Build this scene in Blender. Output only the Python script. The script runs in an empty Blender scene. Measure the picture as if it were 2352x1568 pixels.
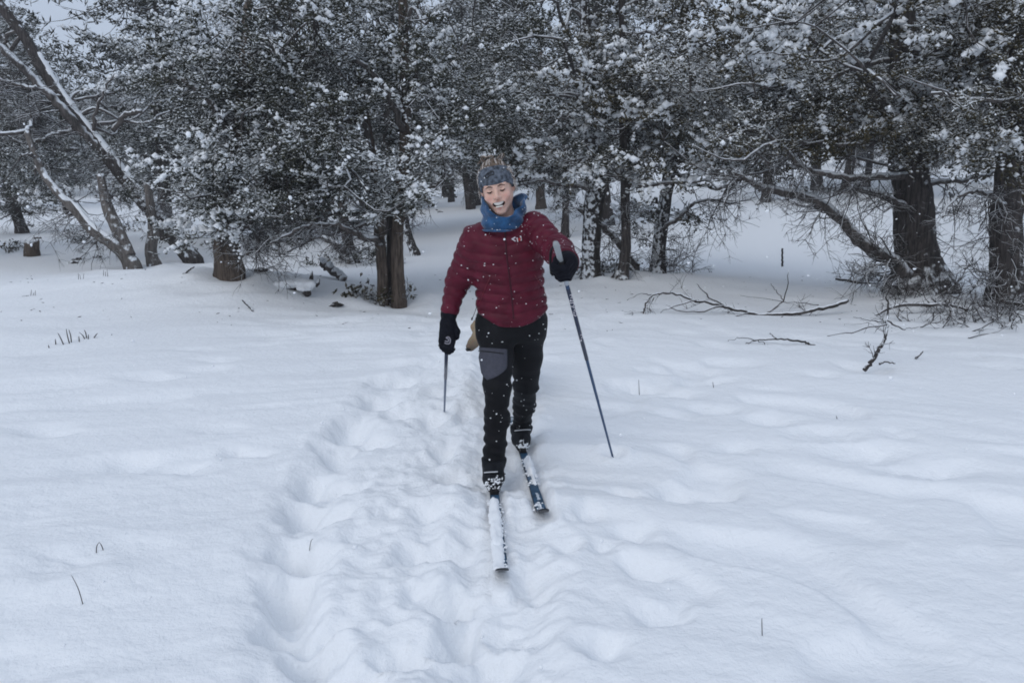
import bpy, bmesh, math, random, time
import numpy as np
from mathutils import Vector, Matrix
from mathutils.bvhtree import BVHTree

T0 = time.time()
R = math.radians
scene = bpy.context.scene
COL = scene.collection
random.seed(11)
rng = np.random.default_rng(11)

# ------------------------------------------------------------------ camera
CAM_H = 1.5
PITCH = 11.0
FPX = 1813.0            # focal length in units of a 2352 px wide frame
cam_data = bpy.data.cameras.new('camera')
cam = bpy.data.objects.new('camera', cam_data)
COL.objects.link(cam)
cam.location = (0, 0, CAM_H)
cam.rotation_euler = (R(90 - PITCH), 0, 0)
cam_data.sensor_width = 36
cam_data.lens = 36 * FPX / 2352
cam_data.clip_start = 0.05
cam_data.clip_end = 1000
scene.camera = cam

# ------------------------------------------------------------------ sky, sun, exposure
SUN_EL, SUN_AZ = 42, -150      # soft light through cloud, from behind and left of the camera
world = bpy.data.worlds.new('World')
scene.world = world
world.use_nodes = True
wn, wl = world.node_tree.nodes, world.node_tree.links
wn.clear()
sky = wn.new('ShaderNodeTexSky')
sky.sky_type = 'NISHITA'
sky.sun_disc = False
sky.sun_elevation = R(SUN_EL)
sky.sun_rotation = R(SUN_AZ)
sky.dust_density = 4.0
cloud = wn.new('ShaderNodeRGB')
cloud.outputs[0].default_value = (5.55, 6.45, 8.0, 1)     # even cloud cover
mixw = wn.new('ShaderNodeMix')
mixw.data_type = 'RGBA'
mixw.inputs['Factor'].default_value = 0.88
wl.new(sky.outputs[0], mixw.inputs['A'])
wl.new(cloud.outputs[0], mixw.inputs['B'])
bg = wn.new('ShaderNodeBackground')
bg.inputs['Strength'].default_value = 0.1
wo = wn.new('ShaderNodeOutputWorld')
wl.new(mixw.outputs['Result'], bg.inputs[0])
wl.new(bg.outputs[0], wo.inputs[0])

sun_data = bpy.data.lights.new('sun', 'SUN')
sun_data.energy = 0.75
sun_data.angle = R(35)
sun_data.color = (1.0, 0.99, 0.97)
sun = bpy.data.objects.new('sun', sun_data)
COL.objects.link(sun)
az = R(SUN_AZ)
sdir = Vector((math.sin(az) * math.cos(R(SUN_EL)), math.cos(az) * math.cos(R(SUN_EL)), math.sin(R(SUN_EL))))
sun.rotation_euler = sdir.to_track_quat('Z', 'Y').to_euler()
sun.location = sdir * 20

scene.view_settings.view_transform = 'Standard'
scene.view_settings.look = 'None'
scene.view_settings.exposure = 0.05
scene.view_settings.gamma = 1.0
scene.render.engine = 'CYCLES'
scene.cycles.use_denoising = True
scene.cycles.filter_width = 1.8
scene.cycles.max_bounces = 6
scene.cycles.volume_bounces = 0

# ------------------------------------------------------------------ numeric helpers
_perm = np.random.default_rng(3).permutation(256)
_perm = np.concatenate([_perm, _perm, _perm]).astype(np.int32)
_g3 = np.random.default_rng(4).normal(size=(256, 3)).astype(np.float32)
_g3 /= np.linalg.norm(_g3, axis=1)[:, None]

def noise3(x, y, z):
    x, y, z = np.broadcast_arrays(np.asarray(x, np.float32), np.asarray(y, np.float32), np.asarray(z, np.float32))
    xi, yi, zi = np.floor(x), np.floor(y), np.floor(z)
    xf, yf, zf = x - xi, y - yi, z - zi
    xi, yi, zi = xi.astype(np.int32) & 255, yi.astype(np.int32) & 255, zi.astype(np.int32) & 255
    u, v, w = [t * t * t * (t * (t * 6 - 15) + 10) for t in (xf, yf, zf)]
    def g(a, b, c):
        h = _perm[_perm[_perm[(xi + a)] + yi + b] + zi + c]
        gr = _g3[h]
        return gr[..., 0] * (xf - a) + gr[..., 1] * (yf - b) + gr[..., 2] * (zf - c)
    x00 = g(0, 0, 0) * (1 - u) + g(1, 0, 0) * u
    x10 = g(0, 1, 0) * (1 - u) + g(1, 1, 0) * u
    x01 = g(0, 0, 1) * (1 - u) + g(1, 0, 1) * u
    x11 = g(0, 1, 1) * (1 - u) + g(1, 1, 1) * u
    return 1.6 * ((x00 * (1 - v) + x10 * v) * (1 - w) + (x01 * (1 - v) + x11 * v) * w)

def noise2(x, y, s=0.0):
    return noise3(x, y, np.full_like(np.asarray(x, np.float32), s + 0.37))

def fbm(x, y, s=0, o=4):
    a, r = 1.0, 0
    for i in range(o):
        r = r + a * noise2(x * 2 ** i, y * 2 ** i, s + i * 7.3)
        a *= 0.5
    return r

def sstep(a, b, x):
    t = np.clip((x - a) / (b - a), 0, 1)
    return t * t * (3 - 2 * t)

CP, SP = math.cos(R(PITCH)), math.sin(R(PITCH))

def ray(px, py):
    dx, dz = (px - 1176) / FPX, -(py - 784) / FPX
    return np.array([dx, CP + dz * SP, -SP + dz * CP])

def P(px, py, y):
    """the point on the line of sight through a place in the view, at distance y"""
    d = ray(px, py)
    return np.array([0, 0, CAM_H]) + d * (y / d[1])

def mesh_np(name, verts, faces, mat=None, parent=None, smooth=True, base=None):
    verts = np.asarray(verts, np.float32)
    if base is not None:
        verts = verts - np.asarray(base, np.float32)
    me = bpy.data.meshes.new(name)
    if not isinstance(faces, (list, tuple)):
        faces = [faces]
    faces = [np.asarray(f, np.int32) for f in faces if len(f)]
    nl = sum(f.size for f in faces)
    nf = sum(len(f) for f in faces)
    me.vertices.add(len(verts))
    me.vertices.foreach_set('co', verts.ravel())
    me.loops.add(nl)
    me.loops.foreach_set('vertex_index', np.concatenate([f.ravel() for f in faces]) if faces else [])
    me.polygons.add(nf)
    tot = np.concatenate([np.full(len(f), f.shape[1], np.int32) for f in faces])
    st = np.concatenate([[0], np.cumsum(tot)[:-1]]).astype(np.int32)
    me.polygons.foreach_set('loop_start', st)
    me.polygons.foreach_set('loop_total', tot)
    me.polygons.foreach_set('use_smooth', np.full(nf, smooth))
    me.update(calc_edges=True)
    if mat:
        me.materials.append(mat)
    o = bpy.data.objects.new(name, me)
    COL.objects.link(o)
    if parent:
        o.parent = parent
    return o

def thing(name, label, cat, loc, group=None):
    o = bpy.data.objects.new(name, None)
    o.empty_display_size = 0.2
    COL.objects.link(o)
    o.location = tuple(float(v) for v in loc)
    tag(o, label, cat, group)
    return o

def tag(o, label, cat, group=None):
    o['label'] = label
    o['category'] = cat
    if group:
        o['group'] = group
    return o

def kind(o, k):
    o['kind'] = k
    return o

def copy_tree(o, parent=None):
    c = o.copy()
    COL.objects.link(c)
    if parent:
        c.parent = parent
    for ch in list(o.children):
        copy_tree(ch, c)
    return c

class Geo:
    """collects pieces of geometry of one part"""
    def __init__(self):
        self.v, self.q, self.t, self.n = [], [], [], 0
    def add(self, v, q=None, t=None):
        v = np.asarray(v, np.float32)
        self.v.append(v)
        if q is not None and len(q):
            self.q.append(np.asarray(q, np.int32) + self.n)
        if t is not None and len(t):
            self.t.append(np.asarray(t, np.int32) + self.n)
        self.n += len(v)
    def tube(self, pts, rad, sides=6, rough=0.0, seed=0.0, freq=9.0, cap=True, flat=1.0):
        pts = np.asarray(pts, float)
        n = len(pts)
        rad = np.broadcast_to(np.asarray(rad, float), (n,)) if np.ndim(rad) == 0 or len(np.atleast_1d(rad)) == n else np.interp(np.linspace(0, 1, n), np.linspace(0, 1, len(rad)), rad)
        tan = np.gradient(pts, axis=0)
        tan /= np.linalg.norm(tan, axis=1)[:, None] + 1e-9
        up = np.array([0.0, 0, 1]) if abs(tan[0][2]) < 0.9 else np.array([0.0, 1, 0])
        a = np.cross(tan[0], up); a /= np.linalg.norm(a)
        A = np.zeros((n, 3))
        for i in range(n):
            a = a - tan[i] * np.dot(a, tan[i])
            a /= np.linalg.norm(a) + 1e-9
            A[i] = a
        B = np.cross(tan, A)
        th = np.linspace(0, 2 * math.pi, sides, endpoint=False)
        ring = A[:, None, :] * np.cos(th)[None, :, None] + B[:, None, :] * (flat * np.sin(th))[None, :, None]
        rr = rad[:, None] * np.ones((1, sides))
        if rough:
            s = np.cumsum(np.concatenate([[0], np.linalg.norm(np.diff(pts, axis=0), axis=1)]))
            nn = noise3(np.cos(th)[None, :] * 2.2 + seed * 3.1 + 0 * s[:, None], np.sin(th)[None, :] * 2.2 + seed + 0 * s[:, None], s[:, None] * freq * 0.25 + seed)
            n2 = noise3(np.cos(th)[None, :] * 5.2 + seed + 0 * s[:, None], np.sin(th)[None, :] * 5.2 + seed + 0 * s[:, None], s[:, None] * freq + seed)
            rr = rr * (1 + rough * nn + 0.5 * rough * n2)
        V = pts[:, None, :] + ring * rr[:, :, None]
        V = V.reshape(-1, 3)
        i = np.arange(n - 1)[:, None] * sides
        j = np.arange(sides)[None, :]
        j2 = (j + 1) % sides
        q = np.stack([i + j, i + j2, i + sides + j2, i + sides + j], -1).reshape(-1, 4)
        t = []
        if cap:
            V = np.vstack([V, pts[0], pts[-1]])
            k = n * sides
            jj = np.arange(sides)
            t = np.vstack([np.stack([np.full(sides, k), (jj + 1) % sides, jj], -1),
                           np.stack([np.full(sides, k + 1), (n - 1) * sides + jj, (n - 1) * sides + (jj + 1) % sides], -1)])
        self.add(V, q, t)
    def box(self, c, s, rot=None):
        v = np.array([[x, y, z] for x in (-1, 1) for y in (-1, 1) for z in (-1, 1)], float) * np.asarray(s) / 2
        if rot is not None:
            v = v @ np.asarray(rot).T
        self.add(v + np.asarray(c), [[0, 1, 3, 2], [4, 6, 7, 5], [0, 4, 5, 1], [2, 3, 7, 6], [0, 2, 6, 4], [1, 5, 7, 3]])
    def build(self, name, mat, parent=None, base=None, smooth=True):
        v = np.vstack(self.v)
        f = []
        if self.q: f.append(np.vstack(self.q))
        if self.t: f.append(np.vstack(self.t))
        return mesh_np(name, v, f, mat, parent, smooth, base)

def spline(pts, n):
    """Catmull-Rom through pts"""
    p = np.asarray(pts, float)
    if len(p) == 2:
        return p[0] + (p[1] - p[0]) * np.linspace(0, 1, n)[:, None]
    p = np.vstack([2 * p[0] - p[1], p, 2 * p[-1] - p[-2]])
    m = len(p) - 3
    out = []
    for u in np.linspace(0, m - 1e-6, n):
        i = int(u); t = u - i
        a, b, c, d = p[i], p[i + 1], p[i + 2], p[i + 3]
        out.append(0.5 * (2 * b + (c - a) * t + (2 * a - 5 * b + 4 * c - d) * t * t + (3 * b - a - 3 * c + d) * t ** 3))
    return np.array(out)

# icosahedron for snow lumps
_p = (1 + 5 ** 0.5) / 2
ICO_V = np.array([(-1, _p, 0), (1, _p, 0), (-1, -_p, 0), (1, -_p, 0), (0, -1, _p), (0, 1, _p), (0, -1, -_p), (0, 1, -_p), (_p, 0, -1), (_p, 0, 1), (-_p, 0, -1), (-_p, 0, 1)], float)
ICO_V /= np.linalg.norm(ICO_V[0])
ICO_F = np.array([(0, 11, 5), (0, 5, 1), (0, 1, 7), (0, 7, 10), (0, 10, 11), (1, 5, 9), (5, 11, 4), (11, 10, 2), (10, 7, 6), (7, 1, 8), (3, 9, 4), (3, 4, 2), (3, 2, 6), (3, 6, 8), (3, 8, 9), (4, 9, 5), (2, 4, 11), (6, 2, 10), (8, 6, 7), (9, 8, 1)])

def lumps(c, r, flat=0.65, jit=0.22, rg=rng):
    """many small irregular snow lumps -> verts, tris"""
    c = np.asarray(c, float); n = len(c)
    r = np.broadcast_to(np.asarray(r, float), (n,))
    v = ICO_V[None] * (1 + jit * rg.normal(size=(n, 12, 1)))
    sc = np.stack([r * rg.uniform(.75, 1.35, n), r * rg.uniform(.75, 1.35, n), r * flat * rg.uniform(.7, 1.3, n)], -1)
    a = rg.uniform(0, 6.28, n)
    v = v * sc[:, None, :]
    x = v[..., 0] * np.cos(a)[:, None] - v[..., 1] * np.sin(a)[:, None]
    y = v[..., 0] * np.sin(a)[:, None] + v[..., 1] * np.cos(a)[:, None]
    v = np.stack([x, y, v[..., 2]], -1) + c[:, None, :]
    f = ICO_F[None] + (np.arange(n) * 12)[:, None, None]
    return v.reshape(-1, 3), f.reshape(-1, 3)

OCT_V = np.array([(1, 0, 0), (-1, 0, 0), (0, 1, 0), (0, -1, 0), (0, 0, 1), (0, 0, -1)], float)
OCT_F = np.array([(0, 2, 4), (2, 1, 4), (1, 3, 4), (3, 0, 4), (2, 0, 5), (1, 2, 5), (3, 1, 5), (0, 3, 5)])

def crumbs(c, r, flat, rg):
    n = len(c)
    v = OCT_V[None] * (1.12 + .2 * rg.normal(size=(n, 6, 1))) * np.stack([r * rg.uniform(.75, 1.35, n), r * rg.uniform(.75, 1.35, n), r * flat], -1)[:, None, :]
    a = rg.uniform(0, 6.28, n)
    x = v[..., 0] * np.cos(a)[:, None] - v[..., 1] * np.sin(a)[:, None]
    y = v[..., 0] * np.sin(a)[:, None] + v[..., 1] * np.cos(a)[:, None]
    v = np.stack([x, y, v[..., 2]], -1) + np.asarray(c)[:, None, :]
    return v.reshape(-1, 3), (OCT_F[None] + (np.arange(n) * 6)[:, None, None]).reshape(-1, 3)

def sprays(c, d, ln, rd, rg=rng):
    """juniper sprays: small pointed scaly shoots (8 faces each)"""
    n = len(c)
    d = d / (np.linalg.norm(d, axis=1)[:, None] + 1e-9)
    a = np.cross(d, rg.normal(size=(n, 3)))
    a /= np.linalg.norm(a, axis=1)[:, None] + 1e-9
    b = np.cross(d, a)
    V = np.zeros((n, 6, 3))
    V[:, 0] = c - d * (ln * 0.5)[:, None]
    V[:, 5] = c + d * (ln * 0.5)[:, None]
    for k in range(4):
        th = k * math.pi / 2
        rr = rd * rg.uniform(.6, 1.4, n)
        off = ln * rg.uniform(-.12, .22, n)
        V[:, 1 + k] = c + d * off[:, None] + (a * math.cos(th) + b * math.sin(th)) * rr[:, None]
    F = np.array([(0, 2, 1), (0, 3, 2), (0, 4, 3), (0, 1, 4), (5, 1, 2), (5, 2, 3), (5, 3, 4), (5, 4, 1)])
    F = F[None] + (np.arange(n) * 6)[:, None, None]
    return V.reshape(-1, 3), F.reshape(-1, 3)

# ------------------------------------------------------------------ signed-distance modelling
def snets(F, xs, ys, zs):
    ins = F < 0
    s = np.zeros(tuple(n - 1 for n in F.shape), np.int8)
    for a in (0, 1):
        for b in (0, 1):
            for c in (0, 1):
                s += ins[a:ins.shape[0] - 1 + a, b:ins.shape[1] - 1 + b, c:ins.shape[2] - 1 + c]
    act = (s > 0) & (s < 8)
    idx = np.full(act.shape, -1, np.int32)
    I, J, K = np.nonzero(act)
    idx[I, J, K] = np.arange(len(I))
    pos = np.zeros((len(I), 3)); cnt = np.zeros(len(I))
    cr = [(a, b, c) for a in (0, 1) for b in (0, 1) for c in (0, 1)]
    for m in range(8):
        for n in range(m + 1, 8):
            A, B = np.array(cr[m]), np.array(cr[n])
            if np.abs(A - B).sum() != 1:
                continue
            fa = F[I + A[0], J + A[1], K + A[2]]; fb = F[I + B[0], J + B[1], K + B[2]]
            x = (fa < 0) != (fb < 0)
            t = np.where(x, fa / np.where(x, fa - fb, 1), 0)
            pos += np.where(x[:, None], A[None] + t[:, None] * (B - A)[None], 0)
            cnt += x
    pos /= cnt[:, None]
    pos += np.stack([I, J, K], -1)
    V = np.stack([np.interp(pos[:, 0], np.arange(len(xs)), xs), np.interp(pos[:, 1], np.arange(len(ys)), ys), np.interp(pos[:, 2], np.arange(len(zs)), zs)], -1)
    Q = []
    def emit(cross, flip, cells):
        w = [idx[tuple(c)] for c in cells]
        q = np.stack(w, -1)
        q = np.where(flip[:, None], q[:, ::-1], q)
        Q.append(q[(q >= 0).all(1)])
    X = ins[:-1] != ins[1:]
    i, j, k = np.nonzero(X[:, 1:-1, 1:-1]); j += 1; k += 1
    emit(X, ~ins[i, j, k], [(i, j - 1, k - 1), (i, j, k - 1), (i, j, k), (i, j - 1, k)])
    Y = ins[:, :-1] != ins[:, 1:]
    i, j, k = np.nonzero(Y[1:-1, :, 1:-1]); i += 1; k += 1
    emit(Y, ins[i, j, k], [(i - 1, j, k - 1), (i, j, k - 1), (i, j, k), (i - 1, j, k)])
    Z = ins[:, :, :-1] != ins[:, :, 1:]
    i, j, k = np.nonzero(Z[1:-1, 1:-1, :]); i += 1; j += 1
    emit(Z, ~ins[i, j, k], [(i - 1, j - 1, k), (i, j - 1, k), (i, j, k), (i - 1, j, k)])
    return V, np.vstack(Q)

def grid(lo, hi, h):
    ax = [np.arange(lo[i], hi[i] + h, h, dtype=np.float32) for i in range(3)]
    return ax, np.meshgrid(*ax, indexing='ij', sparse=True)

def smin(a, b, k):
    h = np.maximum(k - np.abs(a - b), 0) / k
    return np.minimum(a, b) - h * h * k * 0.25

def smax(a, b, k):
    return -smin(-a, -b, k)

def sphere(p, c, r):
    return np.sqrt((p[0] - c[0]) ** 2 + (p[1] - c[1]) ** 2 + (p[2] - c[2]) ** 2) - r

def ellip(p, c, r):
    x, y, z = [(p[i] - c[i]) / r[i] for i in range(3)]
    k = np.sqrt(x * x + y * y + z * z)
    return (k - 1) * min(r) * (0.6 + 0.4 * np.minimum(k, 2)) if False else (k - 1) * min(r)

def cone(p, a, b, ra, rb, want_t=False):
    a = np.asarray(a, np.float32); b = np.asarray(b, np.float32)
    ab = b - a
    L2 = float(ab @ ab)
    t = ((p[0] - a[0]) * ab[0] + (p[1] - a[1]) * ab[1] + (p[2] - a[2]) * ab[2]) / L2
    tc = np.clip(t, 0, 1)
    d = np.sqrt((p[0] - a[0] - ab[0] * tc) ** 2 + (p[1] - a[1] - ab[1] * tc) ** 2 + (p[2] - a[2] - ab[2] * tc) ** 2) - (ra + (rb - ra) * tc)
    return (d, t * math.sqrt(L2)) if want_t else d

def chain(p, pts, rad, k=0.02):
    d = None
    for i in range(len(pts) - 1):
        c = cone(p, pts[i], pts[i + 1], rad[i], rad[i + 1])
        d = c if d is None else smin(d, c, k)
    return d

# ------------------------------------------------------------------ materials
def nodes_of(m):
    m.use_nodes = True
    return m.node_tree.nodes, m.node_tree.links

def mat_basic(name, col, rough=0.7, spec=0.3, metal=0.0, var=0.0, vscale=20.0, bump=0.0, bscale=80.0, sheen=0.0):
    m = bpy.data.materials.new(name)
    n, l = nodes_of(m)
    b = n['Principled BSDF']
    b.inputs['Base Color'].default_value = (*col, 1)
    b.inputs['Roughness'].default_value = rough
    b.inputs['Specular IOR Level'].default_value = spec
    b.inputs['Metallic'].default_value = metal
    if sheen:
        b.inputs['Sheen Weight'].default_value = sheen
    tc = n.new('ShaderNodeTexCoord')
    if var:
        nz = n.new('ShaderNodeTexNoise'); nz.inputs['Scale'].default_value = vscale; nz.inputs['Detail'].default_value = 5
        l.new(tc.outputs['Object'], nz.inputs['Vector'])
        r = n.new('ShaderNodeValToRGB')
        r.color_ramp.elements[0].position = 0.3; r.color_ramp.elements[1].position = 0.7
        r.color_ramp.elements[0].color = (*[c * (1 - var) for c in col], 1)
        r.color_ramp.elements[1].color = (*[min(1, c * (1 + var)) for c in col], 1)
        l.new(nz.outputs['Fac'], r.inputs[0]); l.new(r.outputs[0], b.inputs['Base Color'])
    if bump:
        nb = n.new('ShaderNodeTexNoise'); nb.inputs['Scale'].default_value = bscale; nb.inputs['Detail'].default_value = 4
        l.new(tc.outputs['Object'], nb.inputs['Vector'])
        bp = n.new('ShaderNodeBump'); bp.inputs['Strength'].default_value = bump; bp.inputs['Distance'].default_value = 0.01
        l.new(nb.outputs['Fac'], bp.inputs['Height']); l.new(bp.outputs[0], b.inputs['Normal'])
    return m

def mat_snow(name, fine=1.0):
    m = bpy.data.materials.new(name)
    n, l = nodes_of(m)
    b = n['Principled BSDF']
    b.inputs['Base Color'].default_value = (0.86, 0.88, 0.90, 1)
    b.inputs['Roughness'].default_value = 0.75
    b.inputs['Specular IOR Level'].default_value = 0.15
    tc = n.new('ShaderNodeTexCoord')
    if fine:
        last = None
        for sc, dist, st in ((16, 0.02, 0.55), (60, 0.007, 0.6), (240, 0.0022, 0.6)):
            nb = n.new('ShaderNodeTexNoise'); nb.inputs['Scale'].default_value = sc; nb.inputs['Detail'].default_value = 3
            l.new(tc.outputs['Object'], nb.inputs['Vector'])
            bp = n.new('ShaderNodeBump'); bp.inputs['Strength'].default_value = st * fine; bp.inputs['Distance'].default_value = dist
            l.new(nb.outputs['Fac'], bp.inputs['Height'])
            if last: l.new(last.outputs[0], bp.inputs['Normal'])
            last = bp
        l.new(last.outputs[0], b.inputs['Normal'])
    return m

def snow_top(m, amount=0.5, soft=0.2, nscale=8.0, side=(0, 0, 1), island=0.0, snowcol=(0.83, 0.86, 0.89), namp=0.9, broad=0.0):
    """snow lying on whatever faces the given direction: mixed into the material's base colour by the surface's own normal"""
    n, l = nodes_of(m)
    b = n['Principled BSDF']
    src = b.inputs['Base Color'].links[0].from_socket if b.inputs['Base Color'].links else None
    geo = n.new('ShaderNodeNewGeometry')
    dot = n.new('ShaderNodeVectorMath'); dot.operation = 'DOT_PRODUCT'
    s = Vector(side).normalized()
    dot.inputs[1].default_value = s
    l.new(geo.outputs['Normal'], dot.inputs[0])
    nz = n.new('ShaderNodeTexNoise'); nz.inputs['Scale'].default_value = nscale; nz.inputs['Detail'].default_value = 4
    l.new(geo.outputs['Position'], nz.inputs['Vector'])
    a1 = n.new('ShaderNodeMath'); a1.operation = 'MULTIPLY_ADD'
    l.new(nz.outputs['Fac'], a1.inputs[0]); a1.inputs[1].default_value = namp * 2; a1.inputs[2].default_value = -namp
    a2 = n.new('ShaderNodeMath'); a2.operation = 'ADD'
    l.new(a1.outputs[0], a2.inputs[0]); l.new(dot.outputs['Value'], a2.inputs[1])
    if broad:
        nb = n.new('ShaderNodeTexNoise'); nb.inputs['Scale'].default_value = 0.85; nb.inputs['Detail'].default_value = 2
        l.new(geo.outputs['Position'], nb.inputs['Vector'])
        a5 = n.new('ShaderNodeMath'); a5.operation = 'MULTIPLY_ADD'
        l.new(nb.outputs['Fac'], a5.inputs[0]); a5.inputs[1].default_value = broad * 2
        a6 = n.new('ShaderNodeMath'); a6.operation = 'SUBTRACT'
        l.new(a2.outputs[0], a5.inputs[2]); l.new(a5.outputs[0], a6.inputs[0]); a6.inputs[1].default_value = broad
        a2 = a6
    out = a2
    if island:
        a3 = n.new('ShaderNodeMath'); a3.operation = 'MULTIPLY_ADD'
        l.new(geo.outputs['Random Per Island'], a3.inputs[0]); a3.inputs[1].default_value = island * 2
        a4 = n.new('ShaderNodeMath'); a4.operation = 'SUBTRACT'
        l.new(a2.outputs[0], a3.inputs[2]); l.new(a3.outputs[0], a4.inputs[0]); a4.inputs[1].default_value = island
        out = a4
    mr = n.new('ShaderNodeMapRange'); mr.interpolation_type = 'SMOOTHSTEP'
    mr.inputs['From Min'].default_value = 1 - amount - soft; mr.inputs['From Max'].default_value = 1 - amount + soft
    l.new(out.outputs[0], mr.inputs['Value'])
    mx = n.new('ShaderNodeMix'); mx.data_type = 'RGBA'
    l.new(mr.outputs[0], mx.inputs['Factor'])
    if src: l.new(src, mx.inputs['A'])
    else: mx.inputs['A'].default_value = b.inputs['Base Color'].default_value
    mx.inputs['B'].default_value = (*snowcol, 1)
    l.new(mx.outputs['Result'], b.inputs['Base Color'])
    return m

def mat_bark(name, c0, c1, amount, side=(0, -0.35, 1), nscale=9.0, soft=0.15, namp=0.9):
    m = bpy.data.materials.new(name)
    n, l = nodes_of(m)
    b = n['Principled BSDF']
    b.inputs['Roughness'].default_value = 0.9
    b.inputs['Specular IOR Level'].default_value = 0.15
    tc = n.new('ShaderNodeTexCoord')
    mp = n.new('ShaderNodeMapping'); mp.inputs['Scale'].default_value = (22, 22, 3.2)
    l.new(tc.outputs['Object'], mp.inputs[0])
    nz = n.new('ShaderNodeTexNoise'); nz.inputs['Scale'].default_value = 1.6; nz.inputs['Detail'].default_value = 6; nz.inputs['Roughness'].default_value = 0.65
    l.new(mp.outputs[0], nz.inputs['Vector'])
    r = n.new('ShaderNodeValToRGB')
    r.color_ramp.elements[0].position = 0.35; r.color_ramp.elements[1].position = 0.68
    r.color_ramp.elements[0].color = (*c0, 1); r.color_ramp.elements[1].color = (*c1, 1)
    l.new(nz.outputs['Fac'], r.inputs[0]); l.new(r.outputs[0], b.inputs['Base Color'])
    bp = n.new('ShaderNodeBump'); bp.inputs['Strength'].default_value = 0.9; bp.inputs['Distance'].default_value = 0.03
    l.new(nz.outputs['Fac'], bp.inputs['Height']); l.new(bp.outputs[0], b.inputs['Normal'])
    snow_top(m, amount, soft, nscale, side, namp=namp)
    return m

def mat_foliage(name, c0, c1, amount, island=0.35, nscale=2.2):
    m = bpy.data.materials.new(name)
    n, l = nodes_of(m)
    b = n['Principled BSDF']
    b.inputs['Roughness'].default_value = 0.8
    b.inputs['Specular IOR Level'].default_value = 0.15
    geo = n.new('ShaderNodeNewGeometry')
    r = n.new('ShaderNodeValToRGB')
    r.color_ramp.elements[0].color = (*c0, 1); r.color_ramp.elements[1].color = (*c1, 1)
    e = r.color_ramp.elements.new(0.82); e.color = (c1[0] * 1.15, c1[1] * 0.95, c1[2] * 0.75, 1)
    l.new(geo.outputs['Random Per Island'], r.inputs[0]); l.new(r.outputs[0], b.inputs['Base Color'])
    snow_top(m, amount, 0.42, nscale, (0, -0.35, 1), island=island * .7, namp=0.8, broad=1.3, snowcol=(0.70, 0.73, 0.75))
    return m

M = {}
M['snow'] = mat_snow('snow_ground', 1.0)
M['snow_lump'] = mat_snow('snow_lump', 0)
M['bark_dark'] = mat_bark('bark_dark', (0.022, 0.019, 0.018), (0.115, 0.10, 0.094), 0.26)
M['bark_brown'] = mat_bark('bark_brown', (0.045, 0.034, 0.028), (0.17, 0.135, 0.11), 0.16)
M['bark_grey'] = mat_bark('bark_grey', (0.075, 0.066, 0.06), (0.22, 0.2, 0.185), 0.3)
M['bark_plaster'] = mat_bark('bark_plastered', (0.02, 0.017, 0.016), (0.08, 0.07, 0.064), 0.16, (-0.45, -0.8, 0.45), 17, 0.16, 1.3)
M['bark_limb'] = mat_bark('bark_limb', (0.04, 0.035, 0.033), (0.17, 0.15, 0.14), 0.62, (0, -0.1, 1), 7, 0.2, 0.5)
M['twig'] = snow_top(mat_basic('twig', (0.05, 0.043, 0.04), 0.9, 0.1, var=0.4, vscale=6), 0.34, 0.2, 6, (0, -0.1, 1), namp=0.6)
M['twig_bare'] = snow_top(mat_basic('twig_bare', (0.05, 0.044, 0.042), 0.9, 0.1, var=0.4, vscale=6), 0.36, 0.15, 9, (0, 0, 1), namp=0.5)
M['leaf'] = mat_foliage('juniper_foliage', (0.013, 0.016, 0.013), (0.050, 0.057, 0.040), 0.38)
M['leaf_warm'] = mat_foliage('juniper_foliage_warm', (0.018, 0.018, 0.012), (0.070, 0.067, 0.040), 0.29)
M['leaf_frost'] = mat_foliage('juniper_foliage_frosted', (0.014, 0.018, 0.016), (0.050, 0.058, 0.044), 0.48)
M['leaf_far'] = mat_foliage('far_foliage', (0.016, 0.021, 0.018), (0.052, 0.060, 0.050), 0.37)

# ------------------------------------------------------------------ terrain
def h_base(x, y):
    x = np.asarray(x, float); y = np.asarray(y, float)
    side = sstep(-8, 8, x)
    rise = np.maximum(0, y - 15)
    h = (0.030 + 0.058 * side) * rise * sstep(0, 6, rise)
    h = h + 0.0016 * np.maximum(0, y - 45) ** 2 * 0.6
    h = h + 0.34 * np.exp(-(((x + 4.6) / 2.7) ** 2 + ((y - 11.4) / 1.7) ** 2))       # swell before the left-hand trees
    h = h - 0.22 * np.exp(-(((x + 1.5) / 1.5) ** 2 + ((y - 10.6) / 0.9) ** 2))        # hollow round the twin trunks
    h = h + 0.10 * np.exp(-(((x - 2.6) / 1.6) ** 2 + ((y - 12.6) / 0.8) ** 2))        # low bank before the middle trunks
    h = h + 0.05 * noise2(x * 0.45, y * 0.45, 2.0) * sstep(5.5, 9, y + np.abs(x) * 0.5)
    return h

def ground(px, py):
    d = ray(px, py)
    t = 0.5
    prev = t
    while t < 140:
        x, y, z = d[0] * t, d[1] * t, CAM_H + d[2] * t
        if z < float(h_base(x, y)):
            lo, hi = prev, t
            for _ in range(20):
                m = (lo + hi) / 2
                if CAM_H + d[2] * m < float(h_base(d[0] * m, d[1] * m)): hi = m
                else: lo = m
            t = (lo + hi) / 2
            return np.array([d[0] * t, d[1] * t, CAM_H + d[2] * t])
        prev = t
        t += 0.1
    return P(px, py, 60)

# where skis lie: (toe point, tip point, tail point) in plan
SKI_R = dict(tip=(-0.036, 2.80), tail=(-0.152, 4.80), toe=(-0.088, 3.69))
SKI_L = dict(tip=(0.147, 3.37), tail=(-0.002, 5.02), toe=(0.062, 4.31))

def seg_dist(x, y, a, b):
    ax, ay = a; bx, by = b
    L2 = (bx - ax) ** 2 + (by - ay) ** 2
    t = np.clip(((x - ax) * (bx - ax) + (y - ay) * (by - ay)) / L2, 0, 1)
    return np.hypot(x - ax - t * (bx - ax), y - ay - t * (by - ay)), t

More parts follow.
